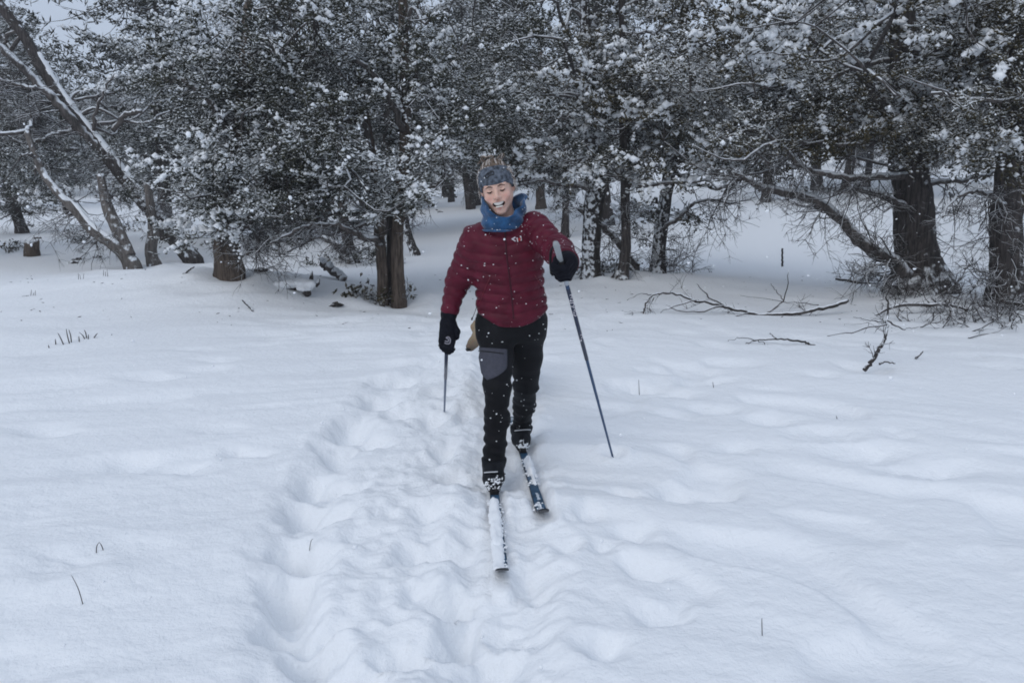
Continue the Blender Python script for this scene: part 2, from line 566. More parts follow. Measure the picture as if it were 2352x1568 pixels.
PITS = []   # (x, y, rx, ry, angle, depth)
def pit(px, py, rx, ry, dep, ang=0.0):
    g = ground(px, py)
    PITS.append((g[0], g[1], rx, ry, ang, dep))
# the deep footprints that wind down the left of the ski trail
for a in ((905, 880, .15, .13, .10), (868, 925, .13, .16, .11), (925, 950, .12, .14, .08), (815, 985, .14, .16, .13, .3), (858, 1015, .11, .14, .10), (762, 1035, .12, .17, .13, .3),
          (735, 1100, .12, .14, .13), (790, 1115, .10, .13, .09), (705, 1165, .12, .12, .14), (745, 1190, .11, .12, .11), (668, 1262, .10, .13, .15), (720, 1275, .09, .10, .08),
          (655, 1345, .10, .11, .16), (690, 1375, .09, .10, .12), (665, 1425, .11, .10, .15), (735, 1440, .08, .09, .09), (725, 1505, .11, .09, .14), (830, 1545, .10, .08, .10), (785, 1480, .07, .07, .07),
          (1000, 905, .12, .15, .08), (985, 965, .10, .15, .10), (1030, 1035, .08, .15, .12), (1065, 960, .07, .2, .08), (1045, 1105, .07, .13, .10), (985, 1180, .10, .09, .08), (1000, 1265, .11, .10, .09),
          (955, 1290, .09, .09, .07), (1010, 1375, .11, .10, .11), (1075, 1445, .08, .10, .12), (1120, 1520, .10, .09, .10), (960, 1500, .09, .08, .07), (1200, 1440, .09, .10, .06), (1240, 1330, .08, .10, .06), (1290, 1250, .08, .09, .06),
          # half-filled prints to the right of the trail
          (1420, 1130, .10, .10, .07), (1450, 1225, .09, .10, .07), (1520, 1395, .08, .07, .06), (1560, 1120, .11, .09, .05), (1655, 1120, .12, .10, .05), (1690, 1030, .12, .10, .04), (1395, 1260, .07, .08, .05), (1345, 1180, .07, .09, .05), (1470, 1310, .09, .09, .06), (1380, 1480, .1, .08, .06),
          (1480, 880, .2, .12, .05), (1560, 905, .22, .12, .05), (1640, 940, .22, .13, .05), (1760, 965, .22, .13, .05), (1880, 1000, .25, .13, .05), (1980, 1040, .22, .15, .06), (2120, 1080, .3, .15, .06), (1520, 850, .2, .12, .05), (1620, 870, .22, .12, .04),
          # wind-softened dimples on the left
          (310, 1060, .14, .10, .05), (420, 1075, .16, .10, .05), (560, 1040, .14, .09, .05), (110, 990, .16, .10, .05), (500, 985, .2, .1, .03), (110, 1310, .16, .12, .05), (360, 870, .25, .12, .04), (130, 880, .25, .12, .035), (480, 830, .2, .1, .035)):
    pit(*a)

WELLS = []
POLES = [tuple(ground(1411, 1046)[:2]), tuple(ground(1020, 938)[:2])]
for a_, b_, r_ in ((2112, 672, .36), (2312, 704, .3), (1358, 640, .2), (1432, 641, .15), (1510, 633, .18), (905, 700, .22), (528, 634, .2), (452, 606, .24), (311, 619, .22), (356, 614, .15), (815, 606, .16)):
    w_ = ground(a_, b_); WELLS.append((w_[0], w_[1], r_))

def terrain_height(x, y):
    h = h_base(x, y).astype(np.float32)
    near = 1 - sstep(9, 16, y)
    # wind ripples: long shallow steps lying nearly across the view, tilted differently left and right of the trail
    ang = np.where(x < 0, 0.32, -0.42) * sstep(0.2, 1.6, np.abs(x))
    wob = 0.25 * noise2(x * 0.7, y * 0.7, 21)
    u = x * np.cos(ang) + y * np.sin(ang) + wob
    v = -x * np.sin(ang) + y * np.cos(ang) + wob
    r1 = noise2(u * 0.55, v * 2.1, 5.0)
    r2 = noise2(u * 1.3 + 9, v * 4.2, 8.0)
    r3 = noise2(u * 2.2 + 4, v * 7.5, 12.0)
    rip = 0.050 * (r1 + 0.35 * sstep(-.1, .25, r1)) + 0.034 * (0.5 - np.abs(r2)) * 1.3 + 0.010 * r3
    quiet = 0.35 + 0.65 * sstep(-0.25, 0.35, noise2(x * 0.5 + 3, y * 0.5, 31))
    h = h + near * rip * quiet * (1 - .45 * sstep(.2, 1.2, x))
    # trodden corridor
    xc = np.interp(y, [0, 2.2, 2.7, 3.4, 4.3, 5.5, 8, 14, 20], [-.22, -.24, -.27, -.31, -.34, -.28, -.22, -.28, -.9])
    w = np.interp(y, [0, 2.5, 4, 5.5, 8, 14, 20], [.54, .54, .58, .58, .5, .42, .5])
    cor = np.exp(-((x - xc) / w) ** 4) * (1 - sstep(12, 20, y))
    lump = (0.034 * (0.45 - np.abs(noise2(x * 3.2, y * 3.2, 41))) + 0.024 * (0.4 - np.abs(noise2(x * 6.5, y * 6.5, 43))) * 1.4 + 0.018 * (.3 - np.abs(noise2(x * 13, y * 13, 45)))
            + 0.009 * noise2(x * 27, y * 27, 47))
    h = h + cor * (lump - 0.015)
    # prints
    wx = x + 0.07 * noise2(x * 3.5, y * 3.5, 51) + 0.03 * noise2(x * 11, y * 11, 52); wy = y + 0.07 * noise2(x * 3.5 + 7, y * 3.5, 53) + 0.03 * noise2(x * 11, y * 11, 54)
    dp = np.zeros_like(h)
    for (cx, cy, rx, ry, a, dep) in PITS:
        dx, dy = wx - cx, wy - cy
        s = (np.abs(dx) < rx * 3.2) & (np.abs(dy) < ry * 3)
        if not s.any(): continue
        dx, dy = dx[s], dy[s]
        ca, sa = math.cos(a), math.sin(a)
        q = np.sqrt(((dx * ca + dy * sa) / rx) ** 2 + ((-dx * sa + dy * ca) / ry) ** 2)
        dp[s] = (dp[s] ** 3 + (0.95 * dep * (1 - sstep(0.1, 1.5, q))) ** 3) ** (1 / 3)
    dp = dp * (1 - sstep(10, 14, y))
    edge = sstep(0.004, 0.05, dp)
    h = h - dp + edge * (0.020 * noise2(x * 6, y * 6, 55) + 0.016 * (0.35 - np.abs(noise2(x * 12, y * 12, 56))) + 0.009 * noise2(x * 25, y * 25, 57))
    trench = [ground(*a_)[:2] for a_ in ((1000, 840), (900, 890), (815, 985), (745, 1080), (700, 1180), (660, 1290), (648, 1400), (690, 1500), (740, 1600))]
    dmin = np.full(x.shape, 9.0, np.float32)
    sel = (y < 9) & (np.abs(x) < 2.5)
    if sel.any():
        ds = np.full(int(sel.sum()), 9.0)
        for k_ in range(len(trench) - 1):
            ds = np.minimum(ds, seg_dist(wx[sel], wy[sel], trench[k_], trench[k_ + 1])[0])
        dmin[sel] = ds
    h = h - .030 * (1 - sstep(.02, .19, dmin + .05 * noise2(x * 8, y * 8, 59))) + .008 * np.exp(-((dmin - .22) / .06) ** 2) * (1 + 1.6 * noise2(x * 7, y * 7, 58))
    # the pressed ski trail: one trough, two runners behind the skier
    tx = np.interp(y, [1.5, 2.6, 3.4, 4.3, 6, 9, 14, 20], [-.06, -.05, -.03, -.03, -.10, -.16, -.25, -.9])
    tw = np.abs(x - tx)
    th = 0.045 * (1 - sstep(0.10, 0.24, tw)) * (1 - sstep(11, 19, y)) * sstep(1.0, 2.4, y)
    h = h - th + 0.014 * np.exp(-((tw - 0.27) / 0.07) ** 2) * (1 - sstep(8, 14, y)) * (1 + noise2(x * 8, y * 8, 61))
    # skis sit on flattened snow
    for S in (SKI_R, SKI_L):
        d, t = seg_dist(x, y, S['tip'], S['tail'])
        m = 1 - sstep(0.026, 0.060, d)
        h = h * (1 - m) + m * (-0.006) + .016 * np.exp(-((d - .070) / .026) ** 2) * (1 + .8 * noise2(x * 14, y * 14, 63))
    # soft, half-filled dimples scattered over the right-hand snow
    cell = noise2(x * 2.1 + 0.5 * noise2(x * 1.5, y * 1.5, 81), y * 2.6 + x * .8, 83)
    h = h - 0.046 * sstep(.10, .55, cell) * sstep(.25, .9, x) * (1 - sstep(6.5, 10, y)) 
    h = h - 0.028 * sstep(.22, .62, noise2(x * 1.7 - y * .4, y * 2.4, 87)) * sstep(.9, 1.8, -x) * (1 - sstep(6.5, 10, y))
    # drifts and hollows round the trunks
    for (cx, cy, rr_) in WELLS:
        q = np.hypot(x - cx, y - cy) / rr_
        h = h - 0.07 * np.exp(-(q / 1.2) ** 2) + 0.045 * np.exp(-((q - 2.6) / .9) ** 2)
    for (cx, cy) in POLES:
        q = np.hypot(x - cx, y - cy)
        h = h - .05 * np.exp(-(q / .035) ** 2) + .018 * np.exp(-((q - .085) / .035) ** 2) * (1 + noise2(x * 20, y * 20, 64))
    # small crumbs of roughness close by
    fine = (1 - sstep(5, 9, y))
    h = h + fine * (0.0022 * noise2(x * 22, y * 34, 71) + 0.003 * noise2(x * 8, y * 12, 73))
    # snow banked up and hollowed at the roots
    return h

def axis(lo, hi, fn, start):
    a = [start]
    while a[-1] < hi: a.append(a[-1] + fn(a[-1]))
    b = [start]
    while b[-1] > lo: b.append(b[-1] - fn(b[-1]))
    return np.array(b[::-1][:-1] + a)
XS = axis(-62, 62, lambda v: 0.0165 if abs(v) < 1.6 else 0.0165 + (abs(v) - 1.6) * 0.03, 0.0)
YS = axis(-8, 100, lambda v: 0.0125 if 1.6 < v < 3.0 else (0.0125 + (v - 3.0) * 0.010 if v >= 3 else 0.0125 + (1.6 - v) * 0.08), 2.0)
GX, GY = np.meshgrid(XS, YS, indexing='ij')
GZ = terrain_height(GX, GY)
nx, ny = GX.shape
ii, jj = np.meshgrid(np.arange(nx - 1), np.arange(ny - 1), indexing='ij')
q = np.stack([ii * ny + jj, (ii + 1) * ny + jj, (ii + 1) * ny + jj + 1, ii * ny + jj + 1], -1).reshape(-1, 4)
ter = mesh_np('snow_ground', np.stack([GX, GY, GZ], -1).reshape(-1, 3), q, M['snow'])
kind(ter, 'structure')
def TH(x, y):
    return float(terrain_height(np.array([[float(x)]]), np.array([[float(y)]]))[0, 0])
print('terrain', nx * ny * 2, 'tris', round(time.time() - T0, 1))

# ------------------------------------------------------------------ trees
def wander(p0, d, L, n, jit, grav, rg):
    d = np.asarray(d, float); d /= np.linalg.norm(d)
    pts = [np.asarray(p0, float)]
    st = L / n
    for i in range(n):
        d = d + rg.normal(size=3) * jit + np.array([0, 0, grav])
        d /= np.linalg.norm(d)
        pts.append(pts[-1] + d * st)
    return np.array(pts)

def dead_branch(g, p0, d, L, r, rg, level=2, grav=0.0, sides=4, jit=0.22):
    n = min(max(3, int(L / 0.13)), 6)
    pts = wander(p0, d, L, n, jit, grav, rg)
    g.tube(pts, np.linspace(r, r * 0.35, len(pts)), sides, cap=False)
    if level > 0:
        for k in range(rg.integers(3, 6)):
            i = rg.integers(1, len(pts) - 1)
            t = pts[i + 1] - pts[i]
            side = np.cross(t, rg.normal(size=3)); side /= np.linalg.norm(side) + 1e-9
            dd = t / np.linalg.norm(t) * 0.7 + side * 0.8
            dead_branch(g, pts[i], dd, L * rg.uniform(.3, .6), max(0.0035, r * 0.55), rg, level - 1, grav, 3, jit)

def hero_tree(name, label, base, trunk, rad, bark, lobes, limbs=(), dead=(), leaf='leaf', seed=1, snow=1.0, spray=(0.060, 0.0180), per=88, group=None, stems=(), limb_bark='bark_limb', clump=0.30, merge=False, lump=1.0):
    """trunk: list of (px, py, dy) ; lobes: (centre xyz, radii xyz, clumps) ; all in world space, stored relative to the base"""
    rg = np.random.default_rng(seed)
    root = thing(name, label, 'tree', base, group)
    b = np.asarray(base)
    tp = spline(trunk, max(24, len(trunk) * 8))
    g = Geo()
    sw = np.interp(np.linspace(0, 1, len(tp)), np.linspace(0, 1, len(rad)), rad)
    tp[0, 2] -= 0.45
    hgt = tp[:, 2] - b[2]
    sw = sw * (1 + (.4 if sw[0] > .3 else .18) * np.exp(-(np.maximum(hgt, 0) / (sw[0] * 1.1)) ** 2))
    g.tube(tp, sw, 26, rough=0.24, seed=seed, freq=6)
    tr = g.build('trunk', M[bark], root, b)
    skel = [tp]
    skel_r = [sw]
    for (pts, rr, mt) in stems:
        g = Geo(); sp = spline(pts, max(16, 8 * len(pts)))
        g.tube(sp, rr, 12, rough=0.16, seed=seed + 2.2, freq=7)
        g.build('trunk', M[mt], root, b)
        skel.append(sp)
    twg = Geo()
    for (pts, rr) in limbs:
        g = Geo(); sp = spline(pts, max(14, 6 * len(pts)))
        sp[1:-1] += rg.normal(size=(len(sp) - 2, 3)) * 0.012
        g.tube(sp, rr, 9, rough=0.14, seed=seed + 5.5, freq=9)
        g.build('limb', M[limb_bark], root, b)
        skel.append(sp)
        for i in range(len(sp) // 2):
            k = rg.integers(3, len(sp) - 1)
            dead_branch(twg, sp[k], rg.normal(size=3) * [1, 1, .5] + [0, 0, -.1], rg.uniform(.25, .6), 0.008, rg, 1, -0.02)
    # clumps
    C, OUT, BL = [], [], []
    for (c, r, n) in lobes:
        # boughs: flat pads of foliage with gaps between them, several clumps on each
        nb = max(2, int(round(n / 6.4)))
        u = rg.normal(size=(nb, 3)); u /= np.linalg.norm(u, axis=1)[:, None]
        rr = rg.uniform(0.2, 1.0, nb) ** 0.5
        pb = np.asarray(c) + u * rr[:, None] * np.asarray(r)
        m = 5
        tang = rg.normal(size=(nb, m, 3)) * [1.25, 1.25, .30] * clump * 0.95
        tang[..., 2] -= 0.25 * np.abs(tang[..., :2]).sum(-1) * rg.uniform(0, 1, (nb, 1))
        p = (pb[:, None, :] + tang).reshape(-1, 3)
        o = (u[:, None, :] + tang / clump * .5).reshape(-1, 3); o /= np.linalg.norm(o, axis=1)[:, None]
        C.append(p); OUT.append(o)
        BL.append(np.repeat(rg.choice([0.1, 0.5, 1.1, 2.3], nb, p=[.36, .26, .2, .18]), m))
    if C:
        # main limbs: from the trunk to a far point in every lobe
        gm = Geo()
        for (c, r, n) in lobes:
            for k in range(3):
                e = np.asarray(c) + rg.normal(size=3) * np.asarray(r) * [.75, .75, .5] - [0, .25, 0]
                allp = np.vstack(skel[:1 + len(stems)])
                cand = allp[allp[:, 2] < e[2] + 0.1]
                if not len(cand): cand = allp
                s = cand[np.argmin(np.linalg.norm((cand - e) * [1, 1, 1.4], axis=1))]
                mid = (s + e) / 2 + np.array([0, 0, rg.uniform(-.25, .15)])
                LL_ = np.linalg.norm(e - s)
                kp = [s + (e - s) * t_ + (mid - (s + e) / 2) * math.sin(math.pi * t_) + rg.normal(size=3) * .075 * LL_ * math.sin(math.pi * t_) ** .5 for t_ in (0.001, .2, .4, .6, .8, 1.0)]
                sp = spline(kp, 18)
                sp[1:-1] += rg.normal(size=(16, 3)) * 0.012
                g = gm if merge else Geo()
                g.tube(sp, [0.042, 0.028, 0.018, 0.006], 7, rough=0.2, seed=seed + k)
                if not merge: g.build('limb', M[limb_bark], root, b)
                skel.append(sp)
        if merge: kind(gm.build('limbs', M[limb_bark], root, b), 'stuff')
        C = np.vstack(C); OUT = np.vstack(OUT)
        S = np.vstack(skel)
        # branchlets carrying the clumps
        for p, o in zip(C, OUT):
            if rg.random() < 0.65:
                dd = np.linalg.norm(S - p, axis=1)
                s = S[np.argmin(dd)]
                L = np.linalg.norm(p - s)
                if 0.1 < L < 2.2:
                    mid = (s + p) / 2 + rg.normal(size=3) * 0.12 * L + [0, 0, -0.08 * L]
                    twg.tube(spline([s, mid, p], 6), [0.007 + 0.006 * L, 0.004], 4, cap=False)
                    if rg.random() < 0.5:
                        dead_branch(twg, mid, rg.normal(size=3), 0.35, 0.005, rg, 1)
        n = len(C)
        cr = clump * rg.uniform(.6, 1.3, n)
        # every clump is a handful of branchlets fanning outward, each feathered with scaly shoots
        nf = np.maximum(3, (per / 11.0 * (cr / clump) ** 1.5)).astype(int)
        rf = np.repeat(np.arange(n), nf)
        fd = OUT[rf] * [1, 1, .3] * 0.7 + rg.normal(size=(len(rf), 3)) * [.75, .75, .38] + [0, 0, .1]
        fd /= np.linalg.norm(fd, axis=1)[:, None]
        fl = cr[rf] * rg.uniform(.7, 1.5, len(rf))
        f0 = C[rf] + rg.normal(size=(len(rf), 3)) * (cr[rf] * .38)[:, None] * [1, 1, .6]
        droop = rg.uniform(-.25, .6, len(rf)) * fl
        k = 13
        tt = (np.arange(k) + .5) / k
        tt = tt[None, :] + rg.uniform(-.04, .04, (len(rf), k))
        pos = f0[:, None, :] + fd[:, None, :] * (fl[:, None] * tt)[:, :, None]
        pos[..., 2] += fl[:, None] * .12 * tt - droop[:, None] * tt ** 2
        fw = (.16 * fl)[:, None] * (1.15 - .8 * tt)
        off = rg.normal(size=pos.shape) * [1, 1, .75]
        pos = pos + off * fw[..., None] * .8
        d = fd[:, None, :] * 0.75 + off * .55 + np.array([0, 0, .3]) + rg.normal(size=pos.shape) * .5
        d[..., 2] -= (droop / fl)[:, None] * tt * .9
        rep = np.repeat(rf, k)
        tt = tt.reshape(-1)
        pos = pos.reshape(-1, 3); d = d.reshape(-1, 3); off = off.reshape(-1, 3)
        ln = spray[0] * rg.uniform(.65, 1.6, len(rep)); rd = spray[1] * rg.uniform(.6, 1.45, len(rep))
        slim = rg.random(len(rep)) < .68
        rd = rd * np.where(slim, .48, .95); ln = ln * np.where(slim, 1.5, .9)
        v, f = sprays(pos, d, ln, rd, rg)
        cro = mesh_np('crown', v, f, M[leaf], root, True, b); kind(cro, 'stuff')
        # lumps of snow held on top of the shoots
        if snow > 0:
            load = (np.concatenate(BL) * np.clip(0.8 + 0.8 * noise3(C[:, 0] * 0.9 + seed, C[:, 1] * 0.9, C[:, 2] * 1.1), 0.1, 1.6))[rep]
            fsel = rg.choice([0.0, 0.5, 1.0, 2.0], len(rf), p=[.40, .25, .20, .15])
            fload = np.repeat(fsel, k)
            pick = rg.random(len(rep)) < 0.20 * snow * load * fload * (0.25 + 1.0 * (off[:, 2] > 0.0))
            pp = pos[pick] + np.stack([np.zeros(pick.sum()), np.zeros(pick.sum()), rd[pick] * 0.9 + 0.004], -1)
            rr = lump * rg.gamma(3.0, 0.0070, len(pp)).clip(0.008, 0.045) * (0.8 + 0.2 * np.minimum(load[pick], 2))
            # ridges of snow lying along the loaded branchlets
            fl_load = load.reshape(-1, k)[:, 0] * fsel
            hv = np.nonzero((fl_load > 0.9) & (rg.random(len(rf)) < 0.75 * min(1.4, snow)))[0]
            nl = 11
            t2 = np.linspace(.1, 1.02, nl)[None, :] + rg.uniform(-.03, .03, (len(hv), nl))
            rp_ = f0[hv][:, None, :] + fd[hv][:, None, :] * (fl[hv][:, None] * t2)[:, :, None]
            rp_[..., 2] += fl[hv][:, None] * .12 * t2 - droop[hv][:, None] * t2 ** 2 + .016
            rp_ += rg.normal(size=rp_.shape) * [.014, .014, .006]
            rsz = lump * rg.uniform(.014, .036, rp_.shape[:2]) * (1.15 - .45 * t2)
            pp = np.vstack([pp, rp_.reshape(-1, 3)]); rr = np.concatenate([rr, rsz.reshape(-1)])
            v, f = crumbs(pp, rr, 0.85, rg)
            sn = mesh_np('snow_load', v, f, M['snow_lump'], root, True, b); kind(sn, 'stuff')
    for (p0, d, L, r, lv, n) in dead:
        for k in range(n):
            dd = np.asarray(d, float) + rg.normal(size=3) * 0.35
            pp = np.asarray(p0) + rg.normal(size=3) * 0.12
            s = np.vstack(skel); s = s[np.argmin(np.linalg.norm(s - pp, axis=1))]
            dead_branch(twg, s, dd + (pp - s) * 0.3, L * rg.uniform(.6, 1.2), r, rg, lv, rg.uniform(-.06, .05))
    if twg.n:
        t = twg.build('twigs', M['twig'], root, b); kind(t, 'stuff')
    return root

def tp_(base, pts):
    """polyline: (view x, view y, distance offset from the tree's foot)"""
    return [P(a, c, base[1] + (e[0] if e else 0)) for a, c, *e in pts]

def lb(base, *ls):
    out = []
    for (px, py, dy, rx, ry, rz, n) in ls:
        out.append((P(px, py, base[1] + dy), (rx, ry, rz), n))
    return out

# --- the big juniper on the right
b = ground(2112, 672)
hero_tree('juniper_tree', 'massive dark double-trunked juniper with a snow-topped limb arching down from its foot', b,
          [b, *tp_(b, [(2110, 610), (2102, 520), (2096, 440), (2090, 370), (2084, 250), (2075, 100), (2068, -150), (2060, -380)])],
          [.36, .265, .25, .245, .24, .20, .17, .13, .08], 'bark_dark',
          lb(b, (1640, 130, -.3, 1.35, 1.2, 1.15, 60), (1870, 60, -.9, 1.5, 1.4, 1.15, 80), (2140, 70, -1.0, 1.5, 1.4, 1.15, 80), (2010, -190, .3, 1.9, 1.6, .8, 26), (1730, 265, -.2, 1.2, .9, .45, 36), (2010, 225, -.7, 1.2, .8, .4, 36), (2300, 230, -.3, 1.0, .8, .45, 22), (1840, 330, .2, 1.1, .6, .28, 14), (2150, 300, -.8, .95, .5, .28, 26), (1950, 320, -.6, .9, .5, .22, 18)),
          limbs=[(tp_(b, [(2080, 640, -.15), (2050, 600, -.25), (1985, 562, -.3), (1920, 492, -.35), (1850, 452, -.4), (1760, 432, -.4), (1680, 395, -.4)]), [.13, .10, .085, .08, .07, .055, .03]),
                 (tp_(b, [(2085, 478, -.1), (2015, 446, -.3), (1960, 432, -.4), (1925, 445, -.5)]), [.06, .045, .03, .015]),
                 (tp_(b, [(2085, 345, -.1), (2045, 270, -.3), (2000, 205, -.5), (1955, 130, -.6)]), [.11, .09, .07, .05]),
                 (tp_(b, [(2085, 400, -.1), (1990, 408, -.5), (1900, 400, -.7), (1830, 375, -.8), (1750, 300, -.9), (1640, 320, -.8)]), [.06, .05, .045, .035, .025, .015]),
                 (tp_(b, [(2100, 420, 0), (2200, 415, -.2), (2290, 395, -.3)]), [.05, .035, .02])],
          dead=[(P(1900, 470, b[1] - .4), (-.6, -.2, -.5), .9, .010, 2, 12), (P(2050, 500, b[1] - .3), (-1, -.4, -.2), .8, .010, 2, 12), (P(2060, 640, b[1] - .3), (-1, -.5, .1), 1.1, .012, 2, 16),
                (P(1700, 410, b[1] - .4), (-.8, -.2, -.5), .9, .010, 2, 9), (P(2140, 480, b[1]), (.8, -.2, -.5), .9, .010, 2, 8), (P(1980, 380, b[1] - .5), (-.4, -.3, -.5), .7, .008, 2, 14), (P(1820, 360, b[1] - .7), (-.5, -.3, -.4), .7, .008, 2, 14)],
          leaf='leaf_warm', seed=21, snow=1.5, per=88, lump=1.35,
          stems=[([b + [-.24, .05, -.1], *tp_(b, [(2078, 600, .05), (2075, 520, .05), (2078, 430, .05), (2090, 350, .05)])], [.17, .15, .14, .13, .11], 'bark_dark')])

# --- right edge
b = ground(2312, 704)
hero_tree('juniper_tree', 'straight dark-barked juniper standing beside the massive double trunk', b,
          [b, *tp_(b, [(2309, 620), (2311, 520), (2320, 420), (2327, 330), (2332, 150), (2334, -100), (2336, -330)])],
          [.22, .185, .175, .17, .16, .13, .1, .05], 'bark_dark',
          lb(b, (2330, 190, -.5, 1.0, 1.0, .6, 40), (2430, 60, -.1, 1.3, 1.2, 1.1, 50), (2280, -60, -.4, 1.2, 1.1, .9, 40), (2440, -150, .3, 1.2, 1.0, .7, 14), (2470, 300, .2, .9, .8, .5, 20), (2310, 310, -.5, .7, .5, .28, 20)),
          limbs=[(tp_(b, [(2310, 470, -.1), (2250, 440, -.3), (2195, 455, -.4), (2165, 500, -.5)]), [.035, .03, .02, .012])],
          dead=[(P(2270, 520, b[1] - .2), (-.8, -.3, -.6), .8, .009, 2, 9), (P(2290, 650, b[1] - .2), (-.8, -.4, .1), .7, .009, 2, 10), (P(2350, 560, b[1] - .2), (.8, -.4, -.3), .7, .009, 2, 8), (P(2330, 690, b[1] - .2), (.3, -.8, .2), .7, .009, 2, 9), (P(2300, 420, b[1] - .2), (-.5, -.4, -.4), .8, .009, 2, 8)],
          leaf='leaf_warm', seed=22, snow=1.4, per=88, lump=1.35)

# --- middle group behind the skier's shoulder
b = ground(1358, 640)
hero_tree('juniper_tree', 'juniper with snow plastered over its bark and a second stem propped at its foot', b,
          [b, *tp_(b, [(1357, 560), (1362, 480), (1368, 420), (1355, 250), (1345, 50), (1335, -150)])],
          [.16, .145, .15, .14, .11, .08, .04], 'bark_plaster',
          lb(b, (1285, 250, -.5, 1.0, 1.0, 1.05, 62), (1330, 40, -.2, 1.5, 1.2, 1.2, 66), (1255, 370, -.2, .75, .6, .35, 22), (1180, 130, 0, 1.0, .9, 1.0, 40)),
          limbs=[(tp_(b, [(1480, 640, .5), (1430, 570, .3), (1385, 520, .1), (1330, 480, 0)]), [.06, .06, .05, .04]),
                 (tp_(b, [(1360, 430, -.1), (1300, 425, -.4), (1240, 415, -.6), (1195, 425, -.7)]), [.04, .035, .025, .012])],
          dead=[(P(1340, 620, b[1] - .1), (-.6, -.5, .1), .5, .008, 1, 8), (P(1390, 600, b[1]), (.6, -.3, .1), .7, .009, 2, 7), (P(1300, 430, b[1] - .4), (-.2, -.3, -.4), .5, .007, 2, 8)],
          seed=23, snow=1.3, lump=1.2, leaf='leaf')
b = ground(1432, 641)
hero_tree('juniper_tree', 'slim black pole-straight juniper flared at the foot between two thicker ones', b,
          [b + [-.05, 0, 0], b + [-.01, 0, .08], *tp_(b, [(1437, 560), (1436, 480), (1436, 400), (1432, 250), (1430, 80), (1428, -100)])],
          [.13, .085, .075, .075, .075, .07, .06, .04], 'bark_dark',
          lb(b, (1430, 290, -.5, .95, .9, .75, 52), (1430, 90, -.4, 1.1, 1.0, 1.1, 58), (1500, 390, -.2, .6, .5, .22, 14)),
          dead=[(P(1437, 560, b[1]), (-.8, -.3, .1), .5, .007, 1, 5), (P(1437, 560, b[1]), (.8, -.3, -.1), .6, .007, 2, 6), (P(1437, 460, b[1]), (.4, -.4, -.4), .6, .007, 2, 8)],
          seed=24, snow=1.3, lump=1.25, leaf='leaf_warm')
b = ground(1510, 633)
hero_tree('juniper_tree', 'dark juniper leaning gently with scrubby suckers round its foot', b,
          [b, *tp_(b, [(1513, 580), (1522, 500), (1532, 430), (1540, 380), (1560, 250), (1570, 60), (1575, -150)])],
          [.13, .11, .10, .095, .09, .08, .06, .03], 'bark_plaster',
          lb(b, (1590, 330, -.2, 1.05, .8, .55, 44), (1560, 130, 0, 1.35, 1.1, 1.15, 70), (1690, 380, .1, .8, .6, .25, 18), (1500, 470, .8, .28, .3, .2, 6)),
          limbs=[(tp_(b, [(1520, 530, -.1), (1570, 490, -.3), (1610, 462, -.4), (1700, 468, -.5)]), [.04, .035, .025, .012])],
          dead=[(P(1515, 600, b[1] - .1), (.9, -.4, .2), .9, .009, 2, 10), (P(1505, 610, b[1] - .1), (-.7, -.4, .3), .6, .009, 2, 6), (P(1620, 470, b[1] - .3), (.7, -.3, -.5), .8, .008, 2, 10), (P(1530, 560, b[1]), (.8, -.2, -.1), .6, .008, 2, 6)],
          seed=25, snow=1.3, lump=1.25, leaf='leaf_warm')

# --- the twin-trunked tree left of the skier
b = ground(912, 700)
hero_tree('juniper_tree', 'brown twin-trunked juniper rising beside the trail from a hollow in the snow', b,
          [b + [.02, 0, 0], *tp_(b, [(914, 620), (912, 540), (920, 450), (930, 330), (928, 150), (924, -50), (920, -280)])],
          [.10, .088, .082, .082, .08, .07, .055, .03], 'bark_brown',
          lb(b, (640, 260, 0, 1.0, 1.0, .9, 62), (850, 330, -.5, 1.0, .9, .75, 58), (760, 90, -.3, 1.35, 1.2, 1.0, 80), (1010, 260, -.1, .75, .8, .8, 40), (1010, 50, 0, 1.0, .9, .95, 50), (700, 430, -.4, .95, .8, .38, 42), (560, 480, -.1, .55, .6, .3, 18), (880, -140, .2, 1.3, 1.1, .6, 20), (560, 130, 0, .8, .8, .8, 34)),
          limbs=[(tp_(b, [(880, 560, -.1), (830, 540, -.4), (760, 515, -.6), (690, 525, -.8), (620, 560, -.9)]), [.05, .045, .035, .025, .012]),
                 (tp_(b, [(868, 500, -.1), (820, 525, -.3), (740, 540, -.5), (660, 580, -.6)]), [.04, .03, .025, .012]),
                 (tp_(b, [(928, 300, -.1), (880, 200, -.3), (800, 130, -.5), (700, 130, -.6)]), [.05, .045, .03, .015]),
                 (tp_(b, [(925, 420, 0), (975, 430, -.2), (1020, 415, -.4)]), [.035, .025, .012])],
          dead=[(P(760, 520, b[1] - .6), (-.7, -.3, -.6), .6, .008, 2, 10), (P(840, 540, b[1] - .3), (-.5, -.4, -.5), .6, .008, 2, 10), (P(640, 520, b[1] - .5), (-.7, -.3, -.5), .6, .008, 2, 9), (P(940, 470, b[1]), (.7, -.3, -.1), .5, .008, 2, 9), (P(700, 480, b[1] - .5), (-.4, -.4, -.5), .5, .007, 2, 10)],
          seed=26, snow=1.0, leaf='leaf',
          stems=[([b + [-.20, .02, -.1], *tp_(b, [(878, 610, 0), (870, 520, 0), (868, 430, 0), (846, 300, .1), (820, 150, .1)])], [.085, .078, .073, .068, .055, .03], 'bark_brown'),
                 ([b + [-.07, .12, -.1], *tp_(b, [(899, 600, .15), (897, 520, .15), (895, 440, .15)])], [.07, .06, .055, .05], 'bark_dark')])

